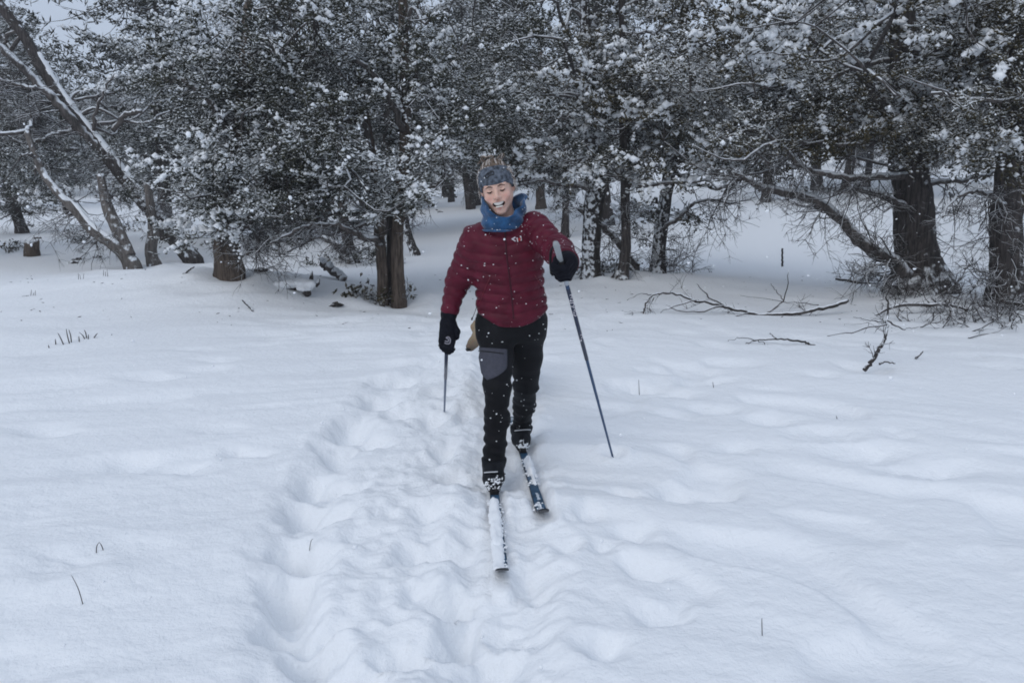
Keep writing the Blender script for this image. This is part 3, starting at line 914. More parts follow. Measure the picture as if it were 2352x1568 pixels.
# --- left of it: the short broken-looking trunk
b = ground(528, 634)
hero_tree('juniper_tree', 'stout short-trunked juniper with torn orange bark and a snow-laden skirt of branches', b,
          [b, *tp_(b, [(524, 590), (522, 550), (530, 480), (545, 350), (560, 180), (570, 0)])],
          [.17, .165, .16, .14, .11, .08, .05], 'bark_brown',
          lb(b, (590, 330, -.3, .78, .9, 1.0, 56), (490, 180, .6, .72, .8, .7, 34), (610, 170, 0, 1.1, 1.0, 1.0, 56), (600, 480, -.4, .62, .6, .30, 24), (585, 400, 0, .45, .5, .5, 14), (620, 400, .2, .8, .7, .7, 30)),
          limbs=[(tp_(b, [(530, 545, -.1), (575, 520, -.4), (590, 560, -.5), (555, 590, -.4)]), [.035, .03, .025, .02]),
                 (tp_(b, [(545, 380, 0), (500, 260, -.3), (430, 190, -.4), (375, 182, -.5)]), [.06, .05, .045, .04])],
          dead=[(P(510, 545, b[1] - .3), (-.4, -.4, -.3), .4, .008, 2, 5), (P(560, 550, b[1] - .3), (.7, -.4, -.2), .8, .009, 2, 14), (P(620, 540, b[1] - .3), (.7, -.3, -.3), .7, .008, 2, 12)],
          seed=27, snow=1.6, leaf='leaf_frost')

# --- leaning trunks on the left
b = ground(452, 606)
lean = [b, *tp_(b, [(380, 522, 0), (310, 440, 0), (240, 350, -.1), (190, 288, -.2), (150, 238, -.3), (100, 160, -.4), (55, 85, -.5), (0, 12, -.6), (-75, -80, -.7)])]
lt = hero_tree('leaning_juniper', 'long dark trunk leaning far over with a ridge of snow along its back', b, lean,
          [.17, .145, .135, .125, .115, .105, .10, .09, .08, .07], 'bark_dark',
          lb(b, (350, 170, .8, .8, .7, .7, 26), (300, 250, 1.0, .5, .5, .4, 12), (10, 60, .2, .6, .8, .6, 18), (130, 170, 1.0, .5, .5, .35, 10)),
          limbs=[(tp_(b, [(240, 350, -.1), (185, 300, -.3), (130, 235, -.5), (60, 165, -.6), (0, 110, -.7), (-70, 50, -.8)]), [.105, .095, .09, .08, .07, .06]),
                 (tp_(b, [(140, 225, -.4), (90, 205, -.6), (40, 195, -.7), (-20, 175, -.8)]), [.05, .045, .04, .03]),
                 (tp_(b, [(170, 300, -.3), (120, 310, -.6), (60, 330, -.8), (-10, 300, -1)]), [.05, .045, .03, .02]),
                 (tp_(b, [(180, 345, -.3), (100, 335, -.6), (40, 300, -.8)]), [.04, .035, .02]),
                 (tp_(b, [(215, 300, -.2), (225, 240, -.3), (260, 170, -.3)]), [.035, .03, .015]),
                 (tp_(b, [(260, 300, -.2), (290, 265, -.3), (325, 255, -.4)]), [.05, .05, .04])],
          dead=[(P(120, 250, b[1] - .5), (-1, -.3, .1), 1.3, .014, 2, 14), (P(60, 180, b[1] - .6), (-1, -.3, -.1), 1.2, .014, 2, 10), (P(170, 310, b[1] - .4), (-1, -.3, -.2), 1.2, .014, 2, 14), (P(330, 470, b[1] - .2), (.5, -.3, .5), .8, .012, 2, 8), (P(360, 500, b[1] - .1), (.7, -.3, .3), .7, .011, 2, 8), (P(250, 400, b[1] - .2), (-.7, -.3, -.2), .9, .012, 2, 10)],
          seed=28, snow=1.3, leaf='leaf_frost', limb_bark='bark_limb')
g = Geo()
rg = np.random.default_rng(5)
sp = spline(lean, 90)[3:64]
nrm = np.array([.55, -.18, .82]); nrm /= np.linalg.norm(nrm)
rt = np.interp(np.linspace(.04, .7, len(sp)), np.linspace(0, 1, 10), [.17, .145, .135, .125, .115, .105, .10, .09, .08, .07])
sp2 = sp + nrm * (rt * 0.80)[:, None] + rg.normal(size=sp.shape) * 0.006
wv = rt * (0.62 + 0.25 * noise2(np.linspace(0, 12, len(sp)), np.zeros(len(sp)), 3)) * sstep(0, 3, np.arange(len(sp)))
g.tube(sp2, np.maximum(.01, wv), 9, rough=.25, seed=3, freq=11, flat=0.9)
g.build('snow_ridge', M['snow_lump'], lt, b)

b = ground(311, 619)
l2 = [b, *tp_(b, [(288, 585, 0), (258, 560, -.05), (212, 528, -.1), (176, 486, -.1), (140, 448, -.1), (95, 390, 0), (60, 300, .1)])]
lt = hero_tree('leaning_juniper', 'pale forked juniper bowed low with snow along one stem', b, l2,
          [.13, .12, .10, .092, .085, .075, .06, .045], 'bark_grey',
          lb(b, (90, 400, .9, .9, .7, .5, 34), (20, 300, 1.0, .9, .8, .7, 34), (250, 440, 1.0, .6, .6, .3, 16)),
          stems=[([b + [-.08, 0, .25], *tp_(b, [(285, 560, .05), (263, 512, .1), (246, 470, .15), (230, 400, .2)])], [.12, .115, .11, .10, .06], 'bark_grey')],
          dead=[(P(230, 540, b[1] - .1), (-.3, -.4, -.5), .7, .01, 2, 10), (P(180, 490, b[1] - .1), (-.8, -.3, -.2), .8, .01, 2, 10), (P(250, 480, b[1]), (.5, -.4, 0), .7, .01, 2, 8)],
          seed=29, snow=0.8, leaf='leaf_far')
g = Geo()
sp = spline(l2, 80)[12:54]
g.tube(sp + np.array([.25, -.2, .95]) * 0.07, np.interp(np.linspace(0, 1, len(sp)), [0, .2, .8, 1], [.02, .06, .055, .02]), 8, rough=.22, seed=8, freq=10)
g.build('snow_ridge', M['snow_lump'], lt, b)

b = ground(356, 614)
hero_tree('small_juniper', 'short bare grey stem standing between the two leaning trunks', b,
          [b, *tp_(b, [(345, 575), (352, 530), (346, 480), (338, 420)])], [.12, .105, .09, .08, .06], 'bark_grey', [],
          dead=[(P(347, 500, b[1]), (.4, -.4, .3), .5, .009, 2, 6)], seed=30)

b = ground(815, 606)
hero_tree('juniper_tree', 'thin dark juniper behind the twin trunks with a snow-covered stem slumped beside it', b,
          [b, *tp_(b, [(800, 555), (790, 500), (785, 430), (780, 300), (775, 150)])], [.11, .10, .09, .08, .06, .03], 'bark_dark',
          lb(b, (720, 330, .2, 1.0, .8, .8, 30), (840, 180, .3, 1.1, .9, .9, 34), (830, 590, -.1, .3, .3, .16, 8)),
          limbs=[(tp_(b, [(808, 612, -.4), (795, 580, -.4), (770, 558, -.5), (735, 540, -.5)]), [.09, .085, .075, .05])],
          dead=[(P(790, 560, b[1] - .2), (-.5, -.4, 0), .6, .01, 2, 8), (P(800, 590, b[1] - .2), (-.4, -.5, .1), .6, .01, 2, 8)], seed=31, snow=1.0, leaf='leaf')
b = ground(956, 586)
hero_tree('small_juniper', 'slanting snow-backed stem just behind the twin trunks', b,
          [b, *tp_(b, [(940, 548), (930, 510), (922, 470)])], [.10, .09, .085, .07], 'bark_plaster', [], seed=32)

# --- trunks further back beyond the skier
for px, py, tx, r, lab, sd, lobs in (
        (1082, 480, 1068, .17, 'grey forked trunk far up the trail beyond the skier', 41, ((1070, 350, 0, 1.6, 1.2, .8, 34), (1050, 180, 0, 1.9, 1.5, 1.5, 40))),
        (1037, 464, 1036, .13, 'thin grey trunk standing alone at the far end of the trail', 42, ((1000, 330, 0, 1.5, 1.2, .8, 30), (970, 180, 0, 1.9, 1.5, 1.5, 34))),
        (1243, 480, 1240, .17, 'plain brown trunk seen just past the blue neck gaiter', 43, ((1240, 340, 0, 1.3, 1.2, .9, 34), (1220, 150, 0, 1.8, 1.4, 1.5, 44))),
        (1298, 545, 1300, .10, 'slender dark trunk close behind the raised sleeve', 44, ((1300, 340, 0, 1.0, .9, .7, 30), (1290, 180, 0, 1.3, 1.1, 1.1, 34)))):
    b = ground(px, py)
    hero_tree('juniper_tree', lab, b, [b, *tp_(b, [(px + (tx - px) * .5, py - 50), (tx, py - 110), (tx, 250), (tx, 60)])], [r, r * .9, r * .8, r * .6, r * .3], 'bark_dark' if sd != 43 else 'bark_brown',
              lb(b, *lobs), dead=[(P(tx, py - 70, b[1]), (.6, -.4, 0), .7, .012, 2, 7), (P(tx, py - 70, b[1]), (-.6, -.4, 0), .7, .012, 2, 7)], seed=sd, leaf='leaf_far', spray=(.11, .024), per=60, clump=.36)
print('hero trees', round(time.time() - T0, 1))

# --- second row and background: a few grown trees, copied
def proto(seed, H, skirt, wid, nl, leaf, spray, per, clump):
    rg = np.random.default_rng(seed)
    b = np.zeros(3)
    tr = [b]
    x = np.zeros(2)
    for k in range(1, 7):
        x = x + rg.normal(size=2) * 0.08
        tr.append(np.array([x[0], x[1], H * 0.93 * k / 6]))
    lo = []
    for k in range(nl):
        z = skirt + (H - skirt) * (k + .5) / nl
        w = wid * (1.0 - 0.55 * (k / nl) ** 1.5)
        for a in range(3):
            th = rg.uniform(0, 6.28) + a * 2.1
            lo.append((np.array([math.cos(th) * w * .5, math.sin(th) * w * .5, z + rg.uniform(-.2, .2)]), (w * .62, w * .62, (H - skirt) / nl * .62), int(9 + 8 * w)))
    dead = [(np.array([0, 0, skirt * rg.uniform(.5, .95)]), (math.cos(t), math.sin(t), -.1), 1.0, .012, 2, 4) for t in rg.uniform(0, 6.28, 4)]
    return hero_tree('juniper_tree', 'x', b, tr, [.17, .14, .12, .10, .08, .05, .02], 'bark_dark', lo, dead=dead, leaf=leaf, seed=seed, snow=0.9, spray=spray, per=per, clump=clump, merge=True)

PR = [proto(61, 6.2, 1.5, 1.9, 5, 'leaf_far', (.115, .026), 44, .40), proto(62, 6.8, 1.8, 2.0, 5, 'leaf_far', (.12, .027), 44, .42), proto(63, 5.0, 0.9, 1.6, 4, 'leaf_far', (.115, .026), 44, .40)]
LAB2 = 'snow-dusted juniper filling the second row behind the front trunks'
LAB3 = 'hazy evergreen in the woods at the back of the clearing'
used = [False] * 3
def put(k, x, y, s, rz, label, group):
    if not used[k]:
        o = PR[k]; used[k] = True
    else:
        o = copy_tree(PR[k])
    o.location = (x, y, float(h_base(x, y)) - .05)
    o.scale = (s, s, s)
    o.rotation_euler = (0, 0, rz)
    tag(o, label, 'tree', group)
rg = np.random.default_rng(77)
for px, y, k, s in ((-190, 17, 1, 1.0), (40, 23, 2, 1.0), (370, 20.5, 1, 1.05), (620, 20, 0, 1.0), (880, 21, 0, 1.05), (1120, 22, 1, 1.0), (1400, 22, 1, 1.0), (1760, 27, 1, 1.0), (1940, 30, 1, 1.05), (2130, 28, 1, 1.0), (2520, 16.5, 1, 1.0), (2600, 21, 0, 1.0)):
    p = P(px, 430, y)
    put(k, p[0], p[1], s, rg.uniform(0, 6.28), LAB2, 'second row of junipers')
for i in range(36):
    y = rg.uniform(29, 52)
    px = rg.uniform(-350, 2700) if i < 24 else (rg.uniform(-1300, -350) if i % 2 else rg.uniform(2700, 3600))
    p = P(px, 430, y)
    put(int(rg.integers(0, 3)), p[0], p[1], rg.uniform(.85, 1.35), rg.uniform(0, 6.28), LAB3, 'woods at the back')
# the far wooded slope, one mass
n = 420
fx = rg.uniform(-60, 60, n); fy = rg.uniform(50, 95, n)
fh = rg.uniform(4.5, 8, n)
m = 36
cx = np.repeat(fx, m); cy = np.repeat(fy, m); ch = np.repeat(fh, m)
tz = rg.uniform(0.12, 1, n * m)
wd = (0.45 + 1.5 * (1 - tz) ** .7) * ch / 6
th = rg.uniform(0, 6.28, n * m); rr = np.sqrt(rg.uniform(.1, 1, n * m)) * wd
pos = np.stack([cx + rr * np.cos(th), cy + rr * np.sin(th), h_base(cx, cy) + tz * ch], -1)
v, f = sprays(pos, rg.normal(size=pos.shape) * [1, 1, .5], rg.uniform(.5, 1.3, len(pos)), rg.uniform(.17, .36, len(pos)), rg)
o = mesh_np('distant_woods', v, f, M['leaf_far'], None, False)
kind(o, 'stuff'); tag(o, 'far wooded slope seen dimly above the clearing', 'woods')
print('woods', round(time.time() - T0, 1))

# ------------------------------------------------------------------ the skier
def rot(ax, a):
    c, s = math.cos(a), math.sin(a)
    return np.array({'x': [[1, 0, 0], [0, c, -s], [0, s, c]], 'y': [[c, 0, s], [0, 1, 0], [-s, 0, c]], 'z': [[c, -s, 0], [s, c, 0], [0, 0, 1]]}[ax])

J = dict(neck=P(1158, 512, 3.95), chest=P(1163, 590, 3.96), pelvis=P(1175, 722, 4.00),
         sR=P(1093, 550, 3.97), eR=P(1051, 640, 4.03), wR=P(1031, 722, 4.00), hR=P(1027, 768, 3.94),
         sL=P(1226, 523, 3.93), eL=P(1283, 578, 3.74), wL=P(1300, 604, 3.52), hL=P(1293, 612, 3.44),
         hipR=P(1139, 752, 4.0), kR=P(1143, 890, 3.87), aR=P(1135, 1052, 3.875),
         hipL=P(1210, 752, 4.02), kL=P(1208, 885, 4.17), aL=P(1199, 978, 4.50))
HO = P(1142, 431, 3.90)                          # middle of the head, level with the eyes
HR = rot('z', R(-5)) @ rot('y', R(-11.5)) @ rot('x', R(10))
ski_z = 0.004

pb = np.array([0.0, 3.95, 0.0])
person = thing('person', 'skier in a burgundy quilted jacket, blue neck gaiter and grey headband, striding and laughing', 'person', pb)

def tolocal(p):
    q = [p[i] - HO[i] for i in range(3)]
    return [q[0] * HR[0, i] + q[1] * HR[1, i] + q[2] * HR[2, i] for i in range(3)]

def headpt(x, y, z):
    return HO + HR @ np.array([x, y, z])

MOUTH_BEND = 7.0
def f_skull(l):
    d = ellip(l, (0, .012, .035), (.076, .094, .086))
    return d

def f_head(l):
    x, y, z = l
    ax = np.abs(x)
    sx = np.sqrt(x * x + 1e-6)
    d = f_skull(l)
    d = smin(d, ellip(l, (0, -.026, -.030), (.061, .064, .076)), .03)
    d = smin(d, sphere(l, (0, -.066, -.100), .017), .028)                     # chin
    d = smin(d, cone((ax, y, z), (.047, .0, -.050), (.010, -.062, -.098), .016, .014), .03)   # jaw
    d = smin(d, ellip((ax, y, z), (.040, -.066, -.030), (.022, .018, .018)), .022)   # cheeks lifted by the smile
    d = smin(d, ellip(l, (0, -.076, .026), (.048, .014, .012)), .02)         # brow
    sock = sphere((ax, y, z), (.031, -.101, .003), .0165)
    d = smax(d, -sock, .012)
    d = smin(d, ellip((ax, y, z), (.031, -.0765, .002), (.0155, .013, .0105)), .006)  # closed lids
    d = smin(d, cone(l, (0, -.086, .012), (0, -.1085, -.027), .0075, .0115), .012)    # nose
    d = smin(d, sphere((ax, y, z), (.0125, -.097, -.0315), .0085), .008)
    # mouth
    zb = z - MOUTH_BEND * x * x
    d = smin(d, ellip((x, y, zb), (0, -.083, -.066), (.030, .018, .019)), .018)
    lipu = cone((ax, y, zb), (0, -.0985, -.0508), (.0300, -.082, -.0575), .0040, .0026)
    lipl = cone((ax, y, zb), (0, -.0950, -.0850), (.0290, -.085, -.0655), .0046, .0034)
    d = smin(d, lipu, .008)
    d = smin(d, lipl, .008)
    cav = ellip((x, y, zb), (0, -.088, -.0672), (.0300, .030, .0145))
    d = smax(d, -cav, .003)
    # ears
    d = smin(d, ellip((ax, y, z), (.077, .012, -.006), (.008, .018, .028)), .01)
    return d

# one continuous body: head, neck, trunk and limbs (most of it under the clothes)
def nonuni(lo, hi, a, b, hf, hc):
    v = [lo]
    while v[-1] < hi:
        v.append(v[-1] + (hf if a <= v[-1] <= b else hc))
    return np.array(v, np.float32)
bx = nonuni(-.45, .40, HO[0] - .095, HO[0] + .10, .0026, .018)
by = nonuni(3.35, 4.68, HO[1] - .125, HO[1] + .115, .0026, .018)
bz = nonuni(-.02, HO[2] + .14, HO[2] - .135, HO[2] + .14, .0026, .018)
p = np.meshgrid(bx, by, bz, indexing='ij', sparse=True)
p = [a.astype(np.float32) for a in p]
d = f_head(tolocal(p))
nk0 = headpt(0, .02, -.05)
d = smin(d, cone(p, nk0, J['neck'], .052, .056), .03)
d = smin(d, chain(p, [J['neck'], J['chest'], J['pelvis']], [.06, .082, .09], .05), .04)
for s_, e_, w_, h_ in (('sR', 'eR', 'wR', 'hR'), ('sL', 'eL', 'wL', 'hL')):
    d = smin(d, chain(p, [J['chest'] * .35 + J[s_] * .65, J[s_], J[e_], J[w_], J[h_]], [.04, .040, .032, .024, .020], .03), .03)
for h_, k_, a_ in (('hipR', 'kR', 'aR'), ('hipL', 'kL', 'aL')):
    d = smin(d, chain(p, [J['pelvis'], J[h_], J[k_], J[a_]], [.075, .06, .044, .030], .03), .03)
v, q = snets(d, bx, by, bz)

m_skin = bpy.data.materials.new('skin')
n_, l_ = nodes_of(m_skin)
bs = n_['Principled BSDF']
bs.inputs['Roughness'].default_value = 0.5
bs.inputs['Subsurface Weight'].default_value = 0.15
bs.inputs['Subsurface Radius'].default_value = (0.01, 0.004, 0.002)
at = n_.new('ShaderNodeVertexColor'); at.layer_name = 'tint'
l_.new(at.outputs[0], bs.inputs['Base Color'])
body = mesh_np('body', v, q, m_skin, person, True, pb)
l = tolocal([v[:, i] for i in range(3)])
x, y, z = l
zb = z - MOUTH_BEND * x * x
colr = np.tile(np.array([.66, .42, .33]), (len(v), 1))
def blend(col, m):
    global colr
    colr = colr * (1 - m[:, None]) + np.array(col)[None] * m[:, None]
front = y < -.04
blend((.64, .31, .255), np.exp(-(((np.abs(x) - .042) / .02) ** 2 + ((z + .032) / .018) ** 2)) * front * .6)       # cheeks
blend((.58, .28, .225), np.exp(-((x / .012) ** 2 + ((z + .030) / .012) ** 2)) * front * .3)                        # nose tip
lip = np.minimum(cone((np.abs(x), y, zb), (0, -.0985, -.0508), (.0300, -.082, -.0575), .0040, .0026), cone((np.abs(x), y, zb), (0, -.0950, -.0850), (.0290, -.085, -.0655), .0046, .0034))
blend((.44, .20, .17), (1 - sstep(.0005, .0035, lip)) * front * .8)
cav = ellip((x, y, zb), (0, -.088, -.0672), (.0300, .030, .0145))
blend((.07, .015, .014), (1 - sstep(0.0, .0012, cav - .0004)) * (y < -.05) * (y > -.089) * (lip > 0.002))
ca = body.data.color_attributes.new('tint', 'FLOAT_COLOR', 'POINT')
ca.data.foreach_set('color', np.hstack([colr, np.ones((len(v), 1))]).astype(np.float32).ravel())

# teeth, brows, lashes
M['teeth'] = mat_basic('teeth', (.74, .70, .64), .35, .4)
M['brow'] = mat_basic('brow_hair', (.075, .045, .03), .8)
M['lash'] = mat_basic('lashes', (.022, .013, .011), .8)
def headtube(pts, r, n=10, flat=1.0, g=None, sides=6):
    g = g or Geo()
    sp = spline([headpt(*a) for a in pts], n)
    g.tube(sp, r, sides, flat=flat)
    return g
bend = lambda x: MOUTH_BEND * x * x
def teeth(name, half, z0, z1, y0):
    pts = []
    xs_ = np.linspace(-half, half, 15)
    for xx in xs_:
        for t in np.linspace(0, 1, 4):
            pts.append(headpt(xx, y0 + 14 * xx * xx + .0012 * abs(math.sin(xx / half * math.pi * 3.5)) * 0 + .001 * t, z0 + (z1 - z0) * t * (1 - .25 * (xx / half) ** 2) + bend(xx)))
    f = [[i * 4 + j, (i + 1) * 4 + j, (i + 1) * 4 + j + 1, i * 4 + j + 1] for i in range(14) for j in range(3)]
    t_ = mesh_np(name, np.array(pts), np.array(f), M['teeth'], body, True, pb)
    so = t_.modifiers.new('thick', 'SOLIDIFY'); so.thickness = .003; so.offset = 0
teeth('upper_teeth', .0235, -.0490, -.0688, -.0945)
teeth('lower_teeth', .0170, -.0800, -.0725, -.0915)
bv = BVHTree.FromPolygons([tuple(a) for a in v], [tuple(int(i) for i in f) for f in q])
def facept(x, z, lift=.001):
    o = headpt(x, -.25, z); dd = HR @ np.array([0, 1, 0])
    h = bv.ray_cast(Vector(o), Vector(dd))[0]
    return np.array(h) - dd * lift
for s in (-1, 1):
    g = Geo(); g.tube(spline([facept(s * .013, .0195), facept(s * .030, .0245), facept(s * .047, .0175)], 9), [.0020, .0038, .0030, .0012], 6)
    g.build('eyebrow', M['brow'], body, pb)
    g = Geo(); g.tube(spline([facept(s * .0185, .0005), facept(s * .031, -.0048), facept(s * .0445, .0005)], 9), [.0016, .0038, .0040, .0020], 5)
    g.build('eyelash', M['lash'], body, pb)
    g = Geo(); g.tube(spline([facept(s * .0195, .0065, .0), facept(s * .031, .0095, .0), facept(s * .044, .0065, .0)], 9), [.0004, .0007, .0005], 5)
    g.build('eyelid_crease', M['brow'], body, pb)
print('body', round(time.time() - T0, 1), len(v))

# ---- jacket
def mat_cloth(name, col, rough, var, vs, bump, bs_, sheen=0.0, spec=.25):
    return mat_basic(name, col, rough, spec, var=var, vscale=vs, bump=bump, bscale=bs_, sheen=sheen)
M['jacket'] = mat_cloth('burgundy_nylon', (.088, .0075, .0205), .5, .25, 14, .25, 55, spec=.16)
M['jacket_dark'] = mat_cloth('burgundy_trim', (.045, .006, .014), .6, .2, 20, .1, 90)
M['red_trim'] = mat_basic('pocket_trim', (.13, .014, .024), .5)
axs, p = grid((-.42, 3.38, .80), (.36, 4.24, 1.46), .0064)
nz1 = noise3(p[0] * 14, p[1] * 14, p[2] * 14 + 3)
def torso(p, pts, wx, wy):
    z0, z1 = pts[0][2], pts[-1][2]
    zz = [a[2] for a in pts]
    cx = np.interp(p[2].ravel(), zz, [a[0] for a in pts]).reshape(p[2].shape)
    cy = np.interp(p[2].ravel(), zz, [a[1] for a in pts]).reshape(p[2].shape)
    ex = np.interp(p[2].ravel(), np.linspace(z0, z1, len(wx)), wx).reshape(p[2].shape)
    ey = np.interp(p[2].ravel(), np.linspace(z0, z1, len(wy)), wy).reshape(p[2].shape)
    dx, dy = (p[0] - cx) / ex, (p[1] - cy) / ey
    k = (np.abs(dx) ** 2.4 + np.abs(dy) ** 2.4) ** (1 / 2.4)
    d = (k - 1) * np.minimum(ex, ey)
    return d
hem = J['pelvis'].copy(); hem[2] -= .10
tors = [hem, J['pelvis'] + [0, -.005, .06], J['chest'] + [0, 0, 0], J['neck'] + [0, 0, -.04], J['neck'] + [0, -.01, .05]]
dt = torso(p, tors, [.192, .192, .180, .170, .176, .180, .165, .105, .070], [.135, .138, .130, .128, .128, .122, .110, .085, .068])
xc = np.interp(p[2].ravel(), [a[2] for a in tors], [a[0] for a in tors]).reshape(p[2].shape)
u = p[0] - xc
sag = p[2] - .16 * np.maximum(u, 0) + .05 * np.minimum(u, 0) - .55 * u * u * 0.6
up = sstep(1.18, 1.38, p[2])
sag = sag - up * .25 * np.abs(u) 
ph = sag / .049 + .12 * noise3(p[0] * 6, p[1] * 6, p[2] * 3)
puff = np.abs(np.sin(math.pi * ph)) ** .45
amp = .0115 * (1 - .8 * np.exp(-(u / .014) ** 2) * (p[1] < 4.0))
dt = dt - amp * (puff - .6)
# hem: lower in front, gathered
hz = J['pelvis'][2] - .048 + 2.3 * u * u
dt = smax(dt, hz - p[2], .02)
dt = smax(dt, p[2] - (J['neck'][2] + .03), .02)
def arm(s_, e_, w_, r):
    d1, t1 = cone(p, J[s_], J[e_], r[0], r[1], True)
    d2, t2 = cone(p, J[e_], J[w_], r[1], r[2], True)
    L1 = np.linalg.norm(J[e_] - J[s_])
    tt = np.where(d1 < d2, np.clip(t1, -.05, L1), L1 + np.maximum(t2, 0))
    dd = smin(d1, d2, .03)
    pf = np.abs(np.sin(math.pi * (tt / .047 + .15 * noise3(p[0] * 9 + 4, p[1] * 9, p[2] * 9)))) ** .55
    dd = dd - .0095 * (pf - .6)
    # cut the sleeve at the cuff
    ab = (J[w_] - J[e_]) / np.linalg.norm(J[w_] - J[e_])
    cut = (p[0] - J[w_][0]) * ab[0] + (p[1] - J[w_][1]) * ab[1] + (p[2] - J[w_][2]) * ab[2]
    return smax(dd, cut, .012)
d = smin(dt, arm('sR', 'eR', 'wR', (.076, .056, .043)), .07)
d = smin(d, arm('sL', 'eL', 'wL', (.078, .066, .060)), .03)
d = d + .0035 * nz1 + .002 * noise3(p[0] * 35, p[1] * 35, p[2] * 35)
v, q = snets(d, *axs)
jk = mesh_np('jacket', v, q, M['jacket'], person, True, pb)
jv = v
jbv = BVHTree.FromPolygons([tuple(a) for a in v], [tuple(int(i) for i in f) for f in q])
CAMP = Vector((0, 0, CAM_H))
def on(bvh, px, py, lift=.002):
    dd = Vector(ray(px, py)).normalized()
    h = bvh.ray_cast(CAMP, dd)
    if h[0] is None: return None
    nn = h[1] if h[1].dot(dd) < 0 else -h[1]
    return np.array(h[0] + nn * lift)
def surf_line(bvh, pts, n, lift=.002):
    """a seam that follows the surface"""
    sp = spline([(a, b, 0) for a, b in pts], n)
    o = [on(bvh, a[0], a[1], lift) for a in sp]
    return np.array([a for a in o if a is not None])
g = Geo(); g.tube(surf_line(jbv, [(1160, 520), (1163, 580), (1172, 650), (1180, 732)], 60, .0015), .0038, 6, flat=.7)
zp = g.build('zip', M['jacket_dark'], jk, pb)
M['metal'] = mat_basic('zip_metal', (.45, .44, .42), .35, .5, .9)
g = Geo(); g.tube(surf_line(jbv, [(1168, 505), (1169, 522)], 4, .006), [.003, .0035, .002], 6)
g.build('zip_pull', M['metal'], zp, pb)
for pts in ([(1128, 632), (1112, 668), (1100, 700)], [(1228, 632), (1246, 662), (1258, 690)]):
    g = Geo(); g.tube(surf_line(jbv, pts, 20, .001), .0022, 5)
    g.build('pocket_zip', M['red_trim'], jk, pb)
def ribbon(bvh, quad, mat, name, parent, nu=8, nv=5, lift=.0025):
    """a patch lying on the surface; quad = four corners in the view"""
    a, b_, c, e = [np.array(k, float) for k in quad]
    pts = []
    for i in range(nu):
        for j in range(nv):
            s, t = i / (nu - 1), j / (nv - 1)
            w = (a * (1 - s) + b_ * s) * (1 - t) + (e * (1 - s) + c * s) * t
            r_ = on(bvh, w[0], w[1], lift)
            if r_ is None: return None
            pts.append(r_)
    f = [[i * nv + j, (i + 1) * nv + j, (i + 1) * nv + j + 1, i * nv + j + 1] for i in range(nu - 1) for j in range(nv - 1)]
    o = mesh_np(name, np.array(pts), np.array(f), mat, parent, True, pb)
    so = o.modifiers.new('thick', 'SOLIDIFY'); so.thickness = .0015; so.offset = 0
    return o
M['white_print'] = mat_basic('white_print', (.72, .68, .70), .6)
M['red_print'] = mat_basic('red_print', (.42, .03, .02), .6)
# chest emblem: a white arrowhead and a red bracket
ribbon(jbv, [(1174, 549), (1183, 544), (1184, 547), (1178, 549.5)], M['white_print'], 'emblem', jk)
ribbon(jbv, [(1174, 549), (1178, 549.5), (1185, 553), (1183, 555)], M['white_print'], 'emblem', jk)
ribbon(jbv, [(1186, 546), (1188, 546), (1190, 556), (1188, 556)], M['white_print'], 'emblem', jk)
ribbon(jbv, [(1190, 548), (1196, 545), (1196, 552), (1190, 554)], M['red_print'], 'emblem', jk)
ribbon(jbv, [(1194, 542), (1197, 542), (1198, 553), (1195, 553)], M['white_print'], 'emblem', jk)
# draw cord at the hem
M['black'] = mat_basic('black_cord', (.012, .012, .014), .6)
c0 = on(jbv, 1096, 702, .002)
c0 = c0 if c0 is not None else P(1096, 705, 3.95)
g = Geo(); g.tube(spline([c0, P(1090, 718, c0[1] - .01), P(1084, 733, c0[1] - .01)], 8), .0018, 5); g.tube(spline([P(1085, 729, c0[1] - .01), P(1083.5, 735, c0[1] - .01)], 3), .004, 6)
g.build('draw_cord', M['black'], jk, pb)
print('jacket', round(time.time() - T0, 1), len(v))

# ---- trousers
M['trouser'] = mat_cloth('black_softshell', (.006, .0062, .008), .7, .3, 10, .15, 120, spec=.16)
M['patch'] = mat_cloth('grey_patch', (.058, .060, .078), .8, .12, 60, .1, 200)
axs, p = grid((-.24, 3.70, .10), (.22, 4.62, .96), .0072)
f32 = lambda a: np.asarray(a, np.float32)
pel = torso(p, [J['pelvis'] + [0, 0, -.12], J['pelvis'] + [0, 0, .10]], [.172, .175, .165], [.118, .122, .115])
pel = smax(smax(pel, p[2] - (J['pelvis'][2] + .06), .02), (J['pelvis'][2] - .13) - p[2], .06)
tu = lambda h, k, a, r: chain(p, [J[h], (J[h] * .5 + J[k] * .5), J[k], J[k] * .55 + J[a] * .45, J[a]], r, .02)
aR2, aL2 = J['aR'], J['aL']
dR = tu('hipR', 'kR', 'aR', [.094, .084, .0665, .0645, .054])
dL = tu('hipL', 'kL', 'aL', [.094, .086, .0665, .0615, .052])
wr = lambda k, a, f: .010 * noise3(p[0] * 5 + f, p[1] * 5, p[2] * 30 + 3 * p[0]) * sstep(J[k][2] + .14, J[k][2], p[2]) + .0075 * noise3(p[0] * 12, p[1] * 12 + f, p[2] * 32 + 6 * p[0]) * sstep(J[k][2] + .03, J[k][2] - .1, p[2])
d = smin(dR + wr('kR', 'aR', 1.0), dL + wr('kL', 'aL', 5.0), .012)
d = smin(d, pel, .05)
d = d + .004 * noise3(p[0] * 10, p[1] * 10, p[2] * 16)
for a_ in ('aR', 'aL'):
    pass
v, q = snets(d, *axs)
tro = mesh_np('trousers', v, q, M['trouser'], person, True, pb)
tbv = BVHTree.FromPolygons([tuple(a) for a in v], [tuple(int(i) for i in f) for f in q])
tv = v
